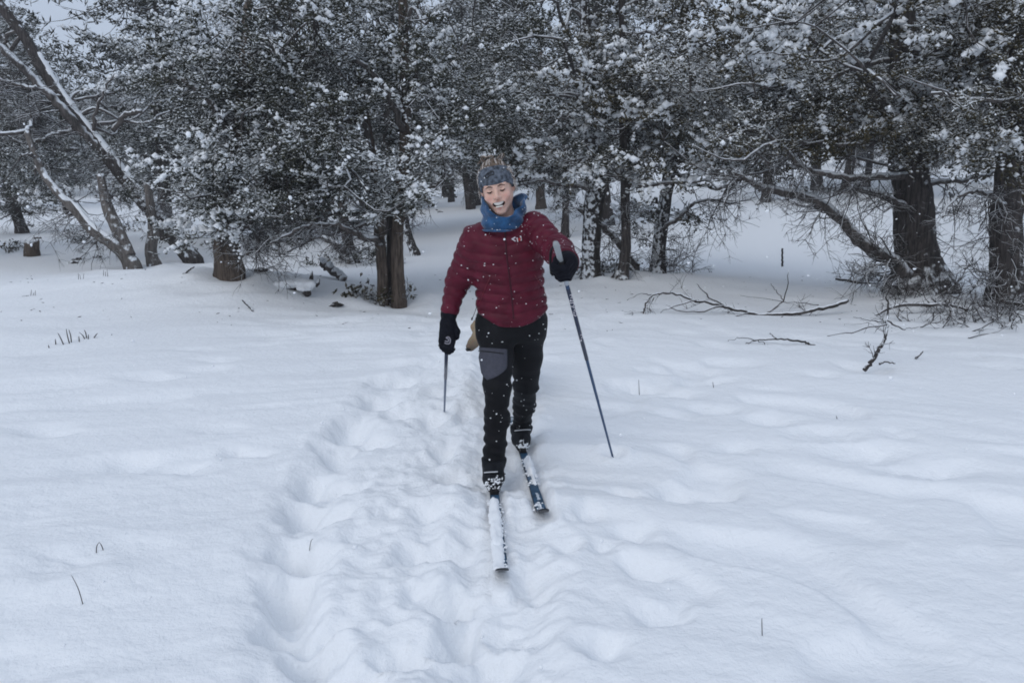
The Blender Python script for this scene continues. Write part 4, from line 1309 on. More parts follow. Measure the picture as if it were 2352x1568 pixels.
# grey thigh pocket: a rounded panel following the leg
pts = []
NU, NV = 16, 14
for j in range(NV):
    t = j / (NV - 1)
    py = 797 + 76 * t
    x0 = 1097 + 13 * t + (10 * max(0, t - .8) / .2 if t > .8 else 0)
    x1 = 1164 - (0 if t < .5 else 44 * ((t - .5) / .5) ** 2.2)
    row = []
    for i in range(NU):
        w = i / (NU - 1)
        r_ = None
        for inset in (0, 2, 4, 7, 10):
            r_ = on(tbv, max(x0 + (x1 - x0) * w, x0 + inset), py + 5 * w * (1 - t), .0035)
            if r_ is not None: break
        row.append(r_ if r_ is not None else pts[-1])
    pts += row
f = [[j * NU + i, j * NU + i + 1, (j + 1) * NU + i + 1, (j + 1) * NU + i] for j in range(NV - 1) for i in range(NU - 1)]
pk = mesh_np('thigh_pocket', np.array(pts), np.array(f), M['patch'], tro, True, pb)
so = pk.modifiers.new('thick', 'SOLIDIFY'); so.thickness = .002; so.offset = 0
g = Geo(); g.tube(surf_line(tbv, [(1102, 806), (1130, 809), (1156, 812)], 16, .006), .0028, 5)
g.build('pocket_zip', M['black'], pk, pb)

# ---- neck gaiter
M['gaiter'] = mat_cloth('blue_fleece', (.014, .068, .165), .85, .45, 28, .35, 70, sheen=.3)
axs, p = grid((HO[0] - .16, HO[1] - .16, HO[2] - .21), (HO[0] + .19, HO[1] + .19, HO[2] + .04), .0042)
gc0 = (J['neck'] + HO * 0)
cz = np.clip((p[2] - (J['neck'][2] - .03)) / .16, 0, 1)
cxm = J['neck'][0] - .006 + cz * .004; cym = J['neck'][1] - .012 - .03 * cz
th = np.arctan2(p[1] - cym, p[0] - cxm)
rr = np.sqrt((p[0] - cxm) ** 2 + ((p[1] - cym) * .96) ** 2)
fold = .011 * np.sin((p[2] + .04 * np.cos(th)) * 88 + 1.6 * np.sin(th * 2 + 1)) + .012 * noise3(np.cos(th) * 2.4, np.sin(th) * 2.4, p[2] * 26)
Rg = .111 - .006 * cz - .018 * (cz > .0) * (1 - cz) + .5 * fold
d = np.abs(rr - Rg) - .0085
# top edge: high at the ears and nape, low under the chin; higher on one side
top = J['neck'][2] + .036 + .072 * sstep(-1.0, .75, np.sin(th)) + .045 * sstep(.15, .95, np.cos(th)) + .05 * sstep(.1, .9, -np.cos(th)) + .006 * noise3(np.cos(th) * 3, np.sin(th) * 3, 0 * p[2])
bot = J['neck'][2] - .022 + .012 * np.cos(th * 1) - .02 * np.maximum(0, -np.sin(th))
d = smax(d, p[2] - top, .014)
d = smax(d, bot - p[2], .02)
v, q = snets(d, *axs)
gai = mesh_np('neck_gaiter', v, q, M['gaiter'], person, True, pb)
gv = v

# ---- headband
mh = mat_basic('headband_knit', (.090, .104, .128), .9, .15, var=.7, vscale=60, bump=.4, bscale=160)
M['headband'] = mh
axs, p = grid(HO - .14, HO + .15, .0038)
lo_ = tolocal(p)
sk = smin(f_skull(lo_), ellip(lo_, (0, -.026, -.030), (.062, .064, .078)), .03)
d = np.abs(sk - .006) - .0052
x_, y_, z_ = lo_
slope = z_ - .28 * (-y_ - .09) * 0
lowz = .030 - .050 * sstep(-.085, .02, y_) + 0.0 * x_
highz = .116 - .045 * sstep(-.07, .06, y_)
d = d + .0014 * noise3(x_ * 40, y_ * 40, z_ * 120)
d = smax(d, lowz - z_, .006)
d = smax(d, z_ - highz, .006)
v, q = snets(d, *axs)
hb = mesh_np('headband', v, q, M['headband'], person, True, pb)
hbv = BVHTree.FromPolygons([tuple(a) for a in v], [tuple(int(i) for i in f) for f in q])
# emblem: a dark outlined lozenge
ol = surf_line(hbv, [(1115, 405), (1119, 399), (1127, 396), (1133, 394), (1134, 401), (1126, 403), (1118, 409), (1115, 405)], 36, .0015)
g = Geo(); g.tube(ol, .0022, 5)
g.tube(surf_line(hbv, [(1118, 404), (1124, 400), (1130, 398)], 12, .0012), .0014, 5)
g.build('emblem', M['black'], hb, pb)

# ---- hair: loose strands drawn back over the crown, frosted wisps at the sides, a small knot on top
M['hair'] = mat_basic('hair', (.11, .078, .055), .6, .3, var=.5, vscale=60)
M['hair_frost'] = mat_basic('frosted_hair', (.46, .42, .39), .7, .2, var=.3, vscale=60)
hr = np.random.default_rng(9)
axs, p = grid(HO - .15, HO + .17, .0048)
lo_ = tolocal(p)
x_, y_, z_ = lo_
d = f_skull(lo_) - .010 - .005 * noise3(x_ * 55, y_ * 14, z_ * 30) - .004 * noise3(x_ * 25, y_ * 25, z_ * 25)
cutp = smax(.050 - z_ - .30 * (y_ + .02), -(y_ + .045), .02)
d = smax(d, cutp, .01)
bk = smin(d, ellip(lo_, (0, .055, .085), (.040, .040, .034)) - .004 * noise3(x_ * 60, y_ * 60, z_ * 60), .02)
v, q = snets(bk, *axs)
hair = mesh_np('hair', v, q, M['hair'], person, True, pb)
g1, g2 = Geo(), Geo()
for k in range(150):
    x0 = hr.uniform(-.066, .066)
    lift = hr.uniform(.006, .015)
    pts = []
    for t in np.linspace(0, 1, 6):
        yy = -.040 + .10 * t
        xx = x0 * (1 - .5 * t) + hr.normal() * .0025
        zz = .035 + .086 * math.sqrt(max(0.02, 1 - (xx / .078) ** 2 - ((yy - .012) / .098) ** 2)) + lift * (.6 + .7 * math.sin(math.pi * t))
        pts.append(headpt(xx, yy, zz))
    (g1 if hr.random() < .75 else g2).tube(spline(pts, 10), [.0016, .0028, .0014], 4, cap=False)
for k in range(90):     # wisps standing off the sides
    s = hr.choice([-1, 1])
    z0 = hr.uniform(-.01, .085)
    pts = [headpt(s * (.074 + .010 * (1 - z0 * 8)) * (1 if z0 < .05 else .92), hr.uniform(-.03, .03), z0 + .012)]
    for t in range(3):
        pts.append(pts[-1] + HR @ np.array([s * hr.uniform(-.001, .007), hr.uniform(.0, .012), hr.uniform(-.022, .004)]))
    (g2 if hr.random() < .8 else g1).tube(spline(pts, 8), [.0022, .003, .0012], 4, cap=False)
for a0, a1 in (((-.045, .02, .118), (-.05, .02, .140)), ((.005, .03, .128), (-.01, .03, .152)), ((.04, .02, .122), (.055, .02, .150)), ((-.02, .04, .125), (-.045, .04, .155))):   # loops of the knot
    pts = [headpt(*a0), headpt(*(np.array(a0) * .4 + np.array(a1) * .6 + [.012, -.01, .006])), headpt(*a1), headpt(*(np.array(a0) * .6 + np.array(a1) * .4 + [-.02, .01, 0]))]
    for k in range(5):
        (g2 if k % 2 else g1).tube(spline([a + hr.normal(size=3) * .003 for a in pts], 10), [.0022, .003, .0018], 4, cap=False)
kind(g1.build('hair_strands', M['hair'], hair, pb), 'stuff')
kind(g2.build('frosted_strands', M['hair_frost'], hair, pb), 'stuff')
print('head', round(time.time() - T0, 1))

# ---- gloves
M['glove'] = mat_cloth('black_glove', (.0065, .007, .0115), .8, .3, 30, .2, 90, spec=.1)
M['glove_print'] = mat_basic('glove_print', (.26, .25, .29), .6)
# poles first: where they run
poleL_b = ground(1411, 1046); poleL_b[2] = TH(poleL_b[0], poleL_b[1])
poleR_b = ground(1020, 938); poleR_b[2] = TH(poleR_b[0], poleR_b[1])
hL = J['hL'] + np.array([-.004, -.035, -.004])
uL = (hL - poleL_b) / np.linalg.norm(hL - poleL_b)
hR = P(1026, 792, 3.95)
uR = (hR - poleR_b) / np.linalg.norm(hR - poleR_b)
# left fist, closed on the grip
axs, p = grid(hL - [.10, .11, .10], hL + [.12, .16, .12], .0042)
sd = np.array([1.0, 0, 0]); sd -= uL * (sd @ uL); sd /= np.linalg.norm(sd)
fw = np.cross(sd, uL); fw = fw if fw[1] < 0 else -fw
d = chain(p, [J['wL'] + (J['eL'] - J['wL']) * .15, J['wL'], hL + sd * .030 - fw * .028 - uL * 0], [.050, .050, .036], .03)
d = smin(d, cone(p, hL + sd * .030 - fw * .020 + uL * .022, hL + sd * .030 - fw * .020 - uL * .026, .031, .029), .025)
for i in range(4):
    o_ = uL * (.033 - .0225 * i)
    ll = (1, 1.06, 1.0, .86)[i]
    ptsf = [hL + o_ + sd * .040 * ll + fw * .006, hL + o_ + sd * .022 + fw * .036 * ll, hL + o_ - sd * .016 + fw * .034 * ll, hL + o_ - sd * .034 * ll + fw * .012, hL + o_ - sd * .026 - fw * .008]
    d = smin(d, chain(p, ptsf, [.0130, .0128, .0122, .0115, .0105], .005), .003)
ptst = [hL + sd * .020 - fw * .03 + uL * .030, hL - sd * .014 - fw * .010 + uL * .046, hL - sd * .030 + fw * .018 + uL * .040, hL - sd * .022 + fw * .038 + uL * .034]
d = smin(d, chain(p, ptst, [.018, .0155, .0145, .0125], .01), .008)
d = d + .0016 * noise3(p[0] * 40, p[1] * 40, p[2] * 40)
v, q = snets(d, *axs)
gl = mesh_np('glove', v, q, M['glove'], person, True, pb)
glv = [v]
M['cuff_light'] = mat_basic('cuff_snow', (.62, .55, .57), .8)
# right hand, hanging, fingers curled round the grip
axs, p = grid(hR - [.09, .09, .08], np.maximum(hR, J['wR']) + [.09, .09, .06], .0042)
kn = P(1027, 783, 3.915); pl = P(1027, 765, 3.945)
acr = np.array([1.0, .1, 0]); acr /= np.linalg.norm(acr)
bk_ = np.array([0, 1.0, .25]); bk_ /= np.linalg.norm(bk_)
dn = (kn - J['wR']) / np.linalg.norm(kn - J['wR'])
d = chain(p, [J['wR'] + (J['eR'] - J['wR']) * .15, J['wR'], J['wR'] * .55 + pl * .45], [.040, .037, .033], .02)
for k, w in ((-1.4, .0165), (-.5, .018), (.4, .018), (1.3, .0165)):
    d = smin(d, cone(p, J['wR'] * .5 + pl * .5 + acr * k * .014, kn + acr * k * .0195, .021, w), .02)
for i, k in enumerate((-1.5, -.5, .5, 1.5)):
    ll = (.88, 1.05, 1.08, .96)[i]
    k0 = kn + acr * k * .0205
    k1 = k0 + dn * .040 * ll + bk_ * .004 - acr * k * .003
    k2 = k1 + dn * .030 * ll + bk_ * .022 - acr * (k * .004 - .006)
    k3 = k2 + dn * .004 + bk_ * .028 + acr * .006
    d = smin(d, chain(p, [k0, k1, k2, k3], [.0132, .0115, .0108, .0096], .004), .002)
t0 = J['wR'] * .4 + pl * .6 + acr * .030
d = smin(d, chain(p, [t0, t0 + acr * .020 + dn * .035, t0 + acr * .018 + dn * .068 + bk_ * .012, t0 + acr * .002 + dn * .088 + bk_ * .02], [.019, .0155, .0135, .0115], .008), .008)
d = d + .0016 * noise3(p[0] * 40, p[1] * 40, p[2] * 40)
v, q = snets(d, *axs)
gr = mesh_np('glove', v, q, M['glove'], person, True, pb)
glv.append(v)
gbv = BVHTree.FromPolygons([tuple(a) for a in v], [tuple(int(i) for i in f) for f in q])
ol = surf_line(gbv, [(1021, 787), (1027, 789), (1033, 788), (1034, 779), (1030, 774), (1025, 776), (1030, 779), (1029, 784), (1022, 783)], 40, .0015)
if len(ol) > 6:
    g = Geo(); g.tube(ol, .0032, 5)
    g.build('emblem', M['glove_print'], gr, pb)
print('gloves', round(time.time() - T0, 1))

# ---- boots
M['boot'] = mat_cloth('boot_leather', (.007, .008, .011), .6, .35, 25, .2, 60, spec=.15)
M['boot_trim'] = mat_basic('boot_trim', (.55, .56, .58), .5)
M['boot_sole'] = mat_basic('boot_sole', (.01, .01, .011), .6)
def boot(ank, S, lift):
    tip = np.array([*S['tip'], 0.0]); toe = np.array([*S['toe'], 0.0])
    fw = tip - toe; fw[2] = 0; fw /= np.linalg.norm(fw)
    sd = np.array([-fw[1], fw[0], 0])
    tz = ski_z + .020
    toe_p = toe + [0, 0, tz + .030] - fw * .030
    ball = toe - fw * .095 + [0, 0, tz + .034 + lift * .2]
    heel = toe - fw * .245 + [0, 0, tz + .036 + lift]
    top = np.array([ank[0], ank[1], ank[2]])
    ctr = (toe_p + heel) / 2
    axs, p = grid(np.minimum(np.minimum(toe_p, heel), top) - .08, np.maximum(np.maximum(toe_p, heel), top) + .085, .0042)
    d = chain(p, [heel, ball, toe_p], [.042, .049, .038], .03)
    inst = heel * .42 + ball * .58 + [0, 0, .040]
    ankp = heel + fw * .055 + [0, 0, .070]
    d = smin(d, chain(p, [ball + [0, 0, .012], inst, ankp, top + (top - ankp) * .05], [.040, .045, .053, .0640], .03), .03)
    cutz = (p[0] - top[0]) * 0 + (p[2] - (top[2] + .004))
    d = smax(d, cutz, .01)
    d = smax(d, (tz + lift * np.clip(((p[0] - toe_p[0]) * -fw[0] + (p[1] - toe_p[1]) * -fw[1]) / .23, 0, 1)) - p[2], .006)
    # lace cover ridge, strap groove
    d = d + .0025 * noise3(p[0] * 30, p[1] * 30, p[2] * 42)
    v, q = snets(d, *axs)
    bo = mesh_np('boot', v, q, M['boot'], person, True, pb)
    bb = BVHTree.FromPolygons([tuple(a) for a in v], [tuple(int(i) for i in f) for f in q])
    # sole
    g = Geo()
    for c, w in ((heel, .036), (ball, .041), (toe_p, .030)): pass
    sp = np.array([heel - fw * .02, heel + fw * .06, ball, toe_p + fw * .018]) 
    sp[:, 2] = [tz + lift + .002, tz + lift * .75 + .002, tz + lift * .2 + .002, tz + .002]
    g.tube(spline(sp, 12), [.034, .036, .042, .030], 10, flat=.28)
    g.build('sole', M['boot_sole'], bo, pb)
    return bo, bb, (fw, sd, toe_p, ball, heel, top)
bR, bRb, fR = boot(J['aR'], SKI_R, .015)
bL, bLb, fL = boot(J['aL'], SKI_L, .035)
def band(bvh, a, b_, r, mat, name, parent, lift=.003):
    ln = surf_line(bvh, [a, ((a[0] + b_[0]) / 2, (a[1] + b_[1]) / 2), b_], 14, lift)
    if len(ln) > 3:
        g = Geo(); g.tube(ln, r, 6, flat=.8)
        return g.build(name, mat, parent, pb)
band(bRb, (1113, 1086), (1158, 1088), .0045, M['boot'], 'strap', bR, .004)
band(bRb, (1115, 1086), (1142, 1085), .0040, M['boot_trim'], 'strap_lettering', bR, .007)
band(bRb, (1135, 1099), (1136, 1112), .0030, M['boot_trim'], 'lace_pull', bR)
band(bRb, (1137, 1116), (1137, 1128), .0035, M['boot_trim'], 'lace_pull', bR)
band(bLb, (1183, 990), (1217, 987), .0040, M['boot_trim'], 'strap', bL, .004)
band(bLb, (1193, 1015), (1198, 1014), .0035, M['boot_trim'], 'lace_pull', bL)
band(bLb, (1202, 1010), (1202, 1020), .0025, M['boot_trim'], 'lace_pull', bL)
rs = np.random.default_rng(12)
def dust(bvh, pts, spread, n, rmin, rmax, parent, name):
    C = []
    for k in range(n):
        a = pts[rs.integers(len(pts))]
        r_ = on(bvh, a[0] + rs.normal() * spread[0], a[1] + rs.normal() * spread[1], .001)
        if r_ is not None: C.append(r_)
    vv, ff = lumps(np.array(C), rs.uniform(rmin, rmax, len(C)), .7, .2, rs)
    kind(mesh_np(name, vv, ff, M['snow_lump'], parent, True, pb), 'stuff')
dust(bRb, [(1128, 1130), (1140, 1128), (1150, 1126), (1122, 1128), (1120, 1110), (1148, 1104)], (8, 5), 130, .002, .0075, bR, 'snow_dusting')
dust(bLb, [(1195, 1030), (1205, 1034), (1212, 1026), (1200, 1024)], (7, 5), 70, .003, .009, bL, 'snow_dusting')

# ---- snow caught on the clothes
def specks(verts, n, r0, r1, parent, seed):
    rr = np.random.default_rng(seed)
    i = rr.integers(0, len(verts), n)
    vv, ff = lumps(verts[i], rr.gamma(3, (r1 - r0) / 4, n).clip(r0, r1), .8, .2, rr)
    kind(mesh_np('snow_specks', vv, ff, M['snow_lump'], parent, True, pb), 'stuff')
specks(jv, 230, .0012, .0042, jk, 1)
up_ = jv[(jv[:, 2] > J['neck'][2] - .12)]
specks(up_, 100, .0012, .0040, jk, 2)
specks(tv, 110, .0016, .0050, tro, 3)
specks(gv, 70, .0015, .0045, gai, 4)
hv = np.array([vv.co[:] for vv in hb.data.vertices]) + pb
specks(hv, 45, .0015, .0055, hb, 5)

# ------------------------------------------------------------------ poles
M['pole_blue'] = mat_basic('pole_blue', (.022, .060, .135), .35, .5)
M['pole_navy'] = mat_basic('pole_navy', (.012, .020, .05), .35, .5)
M['grip_grey'] = mat_basic('grip_grey', (.30, .32, .33), .6)
M['cork'] = mat_basic('grip_black', (.014, .014, .016), .7)
M['silver'] = mat_basic('pole_silver', (.42, .45, .50), .35, .5, .3)
def pole(name, label, hand, bot, u, grip_up, letters):
    o = thing(name, label, 'ski pole', bot, 'pair of ski poles')
    B = np.asarray(bot)
    L = np.linalg.norm(hand - B)
    at_ = lambda s: B + u * s
    g = Geo(); g.tube([at_(-.25), at_(0), at_(L * .55), at_(L - .05)], [.0048, .0058, .0080, .0092], 10)
    sh = g.build('shaft', M['pole_blue'], o, B)
    g = Geo(); g.tube([at_(L * .60), at_(L * .92)], .0097, 10); g.build('printed_band', M['pole_navy'], sh, B)
    g = Geo(); g.tube([at_(L - .10), at_(L - .052)], .0098, 10); g.build('collar', M['silver'], sh, B)
    g = Geo(); g.tube([at_(L - .06), at_(L - .02), at_(L + .03), at_(L + grip_up - .015), at_(L + grip_up)], [.011, .0135, .0125, .0150, .011], 12, flat=.72)
    gp = g.build('grip', M['grip_grey'], o, B)
    g = Geo(); g.tube([at_(L - .03), at_(L + grip_up * .30)], .0150, 12); g.build('grip_sleeve', M['cork'], gp, B)
    g = Geo()
    sidev = np.cross(u, [0, 1, 0]); sidev /= np.linalg.norm(sidev)
    top = at_(L + grip_up - .01)
    g.tube(spline([top, top + sidev * .03 - u * .04 + np.array([0, .03, 0]), at_(L) + sidev * .045 + np.array([0, .04, -.02]), at_(L + .02)], 14), [.006, .006], 6, flat=.3)
    g.build('strap', M['cork'], o, B)
    g = Geo(); g.tube([at_(-.20), at_(-.205)], .028, 14); g.build('basket', M['cork'], o, B)
    if letters:
        # lettering running down the side that faces the trail
        front = np.array([-.08, -1.0, .1]); front -= u * (front @ u); front /= np.linalg.norm(front)
        side = np.cross(front, u)
        for txt, s0, sz in letters:
            cu = bpy.data.curves.new('lettering', 'FONT')
            cu.body = txt; cu.size = sz; cu.extrude = .0006; cu.align_y = 'CENTER'
            tmp = bpy.data.objects.new('lettering', cu)
            COL.objects.link(tmp)
            dg = bpy.context.evaluated_depsgraph_get()
            me = bpy.data.meshes.new_from_object(tmp.evaluated_get(dg))
            bpy.data.objects.remove(tmp)
            co = np.array([vv.co[:] for vv in me.vertices])
            w = co[:, 1] / .0098
            rad = .0102 + co[:, 2] * .5
            out = at_(s0)[None] - u[None] * co[:, :1] + (front[None] * np.cos(w)[:, None] + side[None] * np.sin(w)[:, None]) * rad[:, None] - B
            me.vertices.foreach_set('co', out.astype(np.float32).ravel())
            me.materials.clear(); me.materials.append(M['white_print'])
            ob = bpy.data.objects.new('lettering', me); COL.objects.link(ob); ob.parent = sh
    return o
LL = np.linalg.norm(hL - poleL_b)
pole('ski_pole', 'blue ski pole with white lettering, held out in the closed fist', hL, poleL_b, uL, .152, [('UROUES', LL * .90, .038), ('UP', LL * .725, .040)])
pole('ski_pole', 'foreshortened blue ski pole trailing behind from the hanging hand', hR, poleR_b, uR, .035, [])

# ------------------------------------------------------------------ skis
M['ski_top'] = mat_basic('ski_blue', (.022, .065, .12), .35, .5, var=.5, vscale=18)
M['ski_base'] = mat_basic('ski_edge', (.012, .014, .02), .4, .4)
M['ski_mark'] = mat_basic('ski_mark', (.45, .50, .55), .45, .4, var=.4, vscale=40)
def ski(label, S, cover, seed):
    tip = np.array([*S['tip'], 0.0]); tail = np.array([*S['tail'], 0.0])
    d0 = tip - tail; L = np.linalg.norm(d0); d0 /= L
    sd = np.array([-d0[1], d0[0], 0])
    base = np.array([*S['toe'], ski_z])
    o = thing('ski', label, 'ski', base, 'pair of cross-country skis')
    n = 60
    t = np.concatenate([np.linspace(0, .88, 36), np.linspace(.89, 1.0, 24)])
    s = t * L
    w = .0245 - .002 * np.sin(math.pi * t) + .0015 * (t > .8)
    end = np.clip((L - s) / .028, 0, 1)
    w = w * np.sqrt(1 - (1 - end) ** 2 * .9)
    zz = ski_z + .004 + .060 * np.clip((s - (L - .16)) / .16, 0, 1) ** 2 + .006 * np.sin(math.pi * np.clip((s - .5) / (L - .9), 0, 1))
    c = tail[None] + d0[None] * s[:, None]; c[:, 2] = zz
    V = []
    tk = .011 - .006 * np.clip((s - (L - .2)) / .2, 0, 1)
    for a, b_ in ((-1, 0), (1, 0), (1, 1), (-1, 1)):
        V.append(c + sd[None] * (a * w)[:, None] + np.array([0, 0, 1])[None] * (b_ * tk)[:, None])
    V = np.stack(V, 1)
    m = len(t)
    q_ = [[i * 4 + k, i * 4 + (k + 1) % 4, (i + 1) * 4 + (k + 1) % 4, (i + 1) * 4 + k] for i in range(m - 1) for k in range(4)]
    q_ += [[0, 3, 2, 1], [(m - 1) * 4 + k for k in range(4)]]
    mesh_np('ski_body', V.reshape(-1, 3), np.array(q_), M['ski_base'], o, False, base)
    # top sheet, a hair proud
    top = np.stack([c + sd[None] * (-w * .93)[:, None] + np.array([0, 0, 1])[None] * (tk + .0012)[:, None], c + sd[None] * (w * .93)[:, None] + np.array([0, 0, 1])[None] * (tk + .0012)[:, None]], 1)
    q_ = [[i * 2, i * 2 + 1, i * 2 + 3, i * 2 + 2] for i in range(m - 1)]
    ts = mesh_np('top_sheet', top.reshape(-1, 3), np.array(q_)[:, ::-1], M['ski_top'], o, False, base)
    for (a, b_, x0, x1) in ((L - .20, L - .10, -.35, .25), (L - .32, L - .23, -.1, .45), (L - .075, L - .035, -.7, .7), (.03, .09, -.8, .8)):
        ss = np.linspace(a, b_, 8); cc = tail[None] + d0[None] * ss[:, None]
        zt = np.interp(ss, s, zz + tk) + .0026; ww = np.interp(ss, s, w)
        pp = []
        for k in range(8):
            pp += [[*(cc[k] + sd * ww[k] * (x0 + .12 * math.sin(k * 2.1 + seed)))[:2], zt[k]], [*(cc[k] + sd * ww[k] * (x1 + .1 * math.sin(k * 1.7 + seed)))[:2], zt[k]]]
        mesh_np('marking', np.array(pp), np.array([[i * 2, i * 2 + 1, i * 2 + 3, i * 2 + 2] for i in range(7)])[:, ::-1], M['ski_mark'], ts, False, base)
    # binding under the toe
    tt = np.array([*S['toe'], 0])
    g = Geo()
    R_ = np.stack([sd, d0, [0, 0, 1]], 1)
    g.box(tt - d0 * .10 + [0, 0, ski_z + .021], (.040, .28, .012), R_)
    g.box(tt + d0 * .015 + [0, 0, ski_z + .030], (.034, .05, .026), R_)
    g.build('binding', M['boot_sole'], o, base, smooth=False)
    # snow riding on the top sheet
    rr = np.random.default_rng(seed)
    C, rad = [], []
    g = Geo()
    for (s0, s1, half, shift, hgt) in cover:
        n_s, n_c = max(12, int((s1 - s0) / .012)), 9
        ss = np.linspace(s0, s1, n_s); cc = np.linspace(-1, 1, n_c)
        SS, CC = np.meshgrid(ss, cc, indexing='ij')
        env = np.sqrt(np.clip(np.minimum(SS - s0, s1 - SS) / .035, 0, 1))
        wl_ = .024 * half * env * (1 + .35 * noise2(SS * 22, np.sign(CC) * 3.1, seed))
        hh = hgt * env * (1 + .55 * noise2(SS * 9, CC * 1.0, seed + 4) + .3 * noise2(SS * 30, CC * 2, seed + 7)) * np.sqrt(np.maximum(0, 1 - CC * CC))
        lat = CC * wl_ + shift * .024
        V_ = tail[None, None] + d0[None, None] * (L - SS)[..., None] + sd[None, None] * lat[..., None]
        V_[..., 2] = np.interp(L - SS, s, zz + tk) + .0008 + hh - .004 * (np.abs(CC) > .99)
        ii_, jj_ = np.meshgrid(np.arange(n_s - 1), np.arange(n_c - 1), indexing='ij')
        g = Geo(); g.add(V_.reshape(-1, 3), np.stack([ii_ * n_c + jj_, ii_ * n_c + jj_ + 1, (ii_ + 1) * n_c + jj_ + 1, (ii_ + 1) * n_c + jj_], -1).reshape(-1, 4))
        g.build('snow_cover', M['snow_lump'], o, base)
        for k in range(int((s1 - s0) * 260)):
            q1 = rr.uniform(s0, s1); lat_ = rr.uniform(-.034, .034); pnt = tail + d0 * (L - q1) + sd * lat_
            pnt[2] = np.interp(L - q1, s, zz + tk) + (.001 if abs(lat_) < .024 else -.006); C.append(pnt); rad.append(rr.uniform(.002, .009))
    vv, ff = lumps(np.array(C), np.array(rad), .6, .15, rr)
    kind(mesh_np('snow_crumbs', vv, ff, M['snow_lump'], o, True, base), 'stuff')
    return o
ski('cross-country ski of the forward foot, its top almost buried in snow', SKI_R, [(.045, .34, 1.05, -.30, .013), (.28, .80, 1.15, -.28, .026), (1.08, 1.88, .8, 0, .014)], 3)
ski('cross-country ski of the trailing foot with its blue front swept half clear', SKI_L, [(.54, .80, .95, .25, .032), (.42, .60, .45, .4, .012), (.12, .20, .2, .1, .003), (1.10, 1.50, .85, 0, .025)], 4)
print('gear', round(time.time() - T0, 1))

# ------------------------------------------------------------------ the dog, following in the trail
db = np.array([-.03, 5.45, 0.0]); db[2] = TH(db[0], db[1])
dog = thing('dog', 'tan dog with a dark muzzle tip, trotting close behind the skier', 'dog', db)
z0 = db[2]
sn = P(1077, 800, 4.97)          # nose
hd = P(1114, 752, 5.12)          # skull
cx = db[0] + .01
sh = np.array([cx, 5.28, z0 + .50]); rp = np.array([cx + .03, 5.86, z0 + .50])
axs, p = grid((-.36, 4.86, z0 - .08), (.26, 6.2, z0 + .80), .0085)
d = chain(p, [sh + [0, 0, -.03], (sh + rp) / 2 + [0, 0, -.01], rp], [.125, .105, .095], .06)
d = smin(d, sphere(p, sh + [0, .02, -.09], .115), .07)
d = smin(d, chain(p, [sh + [0, -.03, .05], hd + [.01, .03, -.01]], [.09, .075], .03), .06)
d = smin(d, ellip(p, hd, (.066, .078, .062)), .03)
d = smin(d, chain(p, [hd + (sn - hd) * .35, hd + (sn - hd) * .70, hd + (sn - hd) * .93], [.046, .034, .027], .02), .025)
d = smin(d, chain(p, [hd + (sn - hd) * .45 + [0, 0, -.022], hd + (sn - hd) * .86 + [0, 0, -.018]], [.026, .018], .02), .015)
for s in (-1, 1):
    e0 = hd + np.array([s * .050, .03, .035])
    d = smin(d, chain(p, [e0, e0 + [s * .022, .005, -.035], e0 + [s * .020, -.005, -.080]], [.022, .024, .012], .015), .012)
    # fore leg: shoulder, elbow, wrist, paw
    fy = -.10 if s < 0 else .10
    a0 = sh + [s * .075, 0, -.08]
    a1 = a0 + [0, .05, -.13]; a2 = np.array([a0[0], a0[1] + fy * .7, z0 + .10]); a3 = np.array([a0[0], a0[1] + fy * .9 - .02, z0 + .012])
    d = smin(d, chain(p, [a0, a1, a2, a3], [.06, .042, .029, .030], .02), .03)
    d = smin(d, ellip(p, a3 + [0, -.02, .0], (.032, .045, .022)), .015)
    # hind leg: hip, knee forward, hock back, paw
    hy = .08 if s < 0 else -.06
    b0 = rp + [s * .07, .0, -.04]; b1 = b0 + [s * .01, -.09, -.15]; b2 = np.array([b0[0], b0[1] + .10 + hy, z0 + .16]); b3 = np.array([b0[0], b0[1] + .07 + hy, z0 + .012])
    d = smin(d, chain(p, [b0, b1, b2, b3], [.075, .052, .028, .028], .02), .03)
    d = smin(d, ellip(p, b3 + [0, -.025, 0], (.032, .045, .022)), .015)
d = smin(d, chain(p, [rp + [0, .08, .03], rp + [.02, .20, .10], rp + [.05, .26, .20]], [.032, .026, .014], .02), .02)
d = d + .004 * noise3(p[0] * 40, p[1] * 25, p[2] * 40)
v, q = snets(d, *axs)
md = bpy.data.materials.new('dog_coat')
n_, l_ = nodes_of(md)
bs = n_['Principled BSDF']; bs.inputs['Roughness'].default_value = .85
at = n_.new('ShaderNodeVertexColor'); at.layer_name = 'coat'
tc = n_.new('ShaderNodeTexCoord'); nzz = n_.new('ShaderNodeTexNoise'); nzz.inputs['Scale'].default_value = 90
l_.new(tc.outputs['Object'], nzz.inputs['Vector'])
mm = n_.new('ShaderNodeMix'); mm.data_type = 'RGBA'; mm.blend_type = 'MULTIPLY'; mm.inputs['Factor'].default_value = .5
l_.new(at.outputs[0], mm.inputs['A']); l_.new(nzz.outputs['Color'], mm.inputs['B']); l_.new(mm.outputs['Result'], bs.inputs['Base Color'])
bd = mesh_np('body', v, q, md, dog, True, db)
cc = np.tile(np.array([.36, .27, .17]), (len(v), 1))
blendm = lambda col, m: cc * (1 - m[:, None]) + np.array(col)[None] * m[:, None]
dnose = np.linalg.norm(v - sn[None], axis=1)
cc = blendm((.14, .10, .075), np.exp(-(dnose / .065) ** 2) * .95)
cc = blendm((.52, .46, .37), sstep(.12, .0, np.linalg.norm(v - (hd + [.0, -.03, -.045])[None], axis=1)) * .5)
cc = blendm((.55, .48, .38), sstep(z0 + .42, z0 + .30, v[:, 2]) * .6)
ca = bd.data.color_attributes.new('coat', 'FLOAT_COLOR', 'POINT')
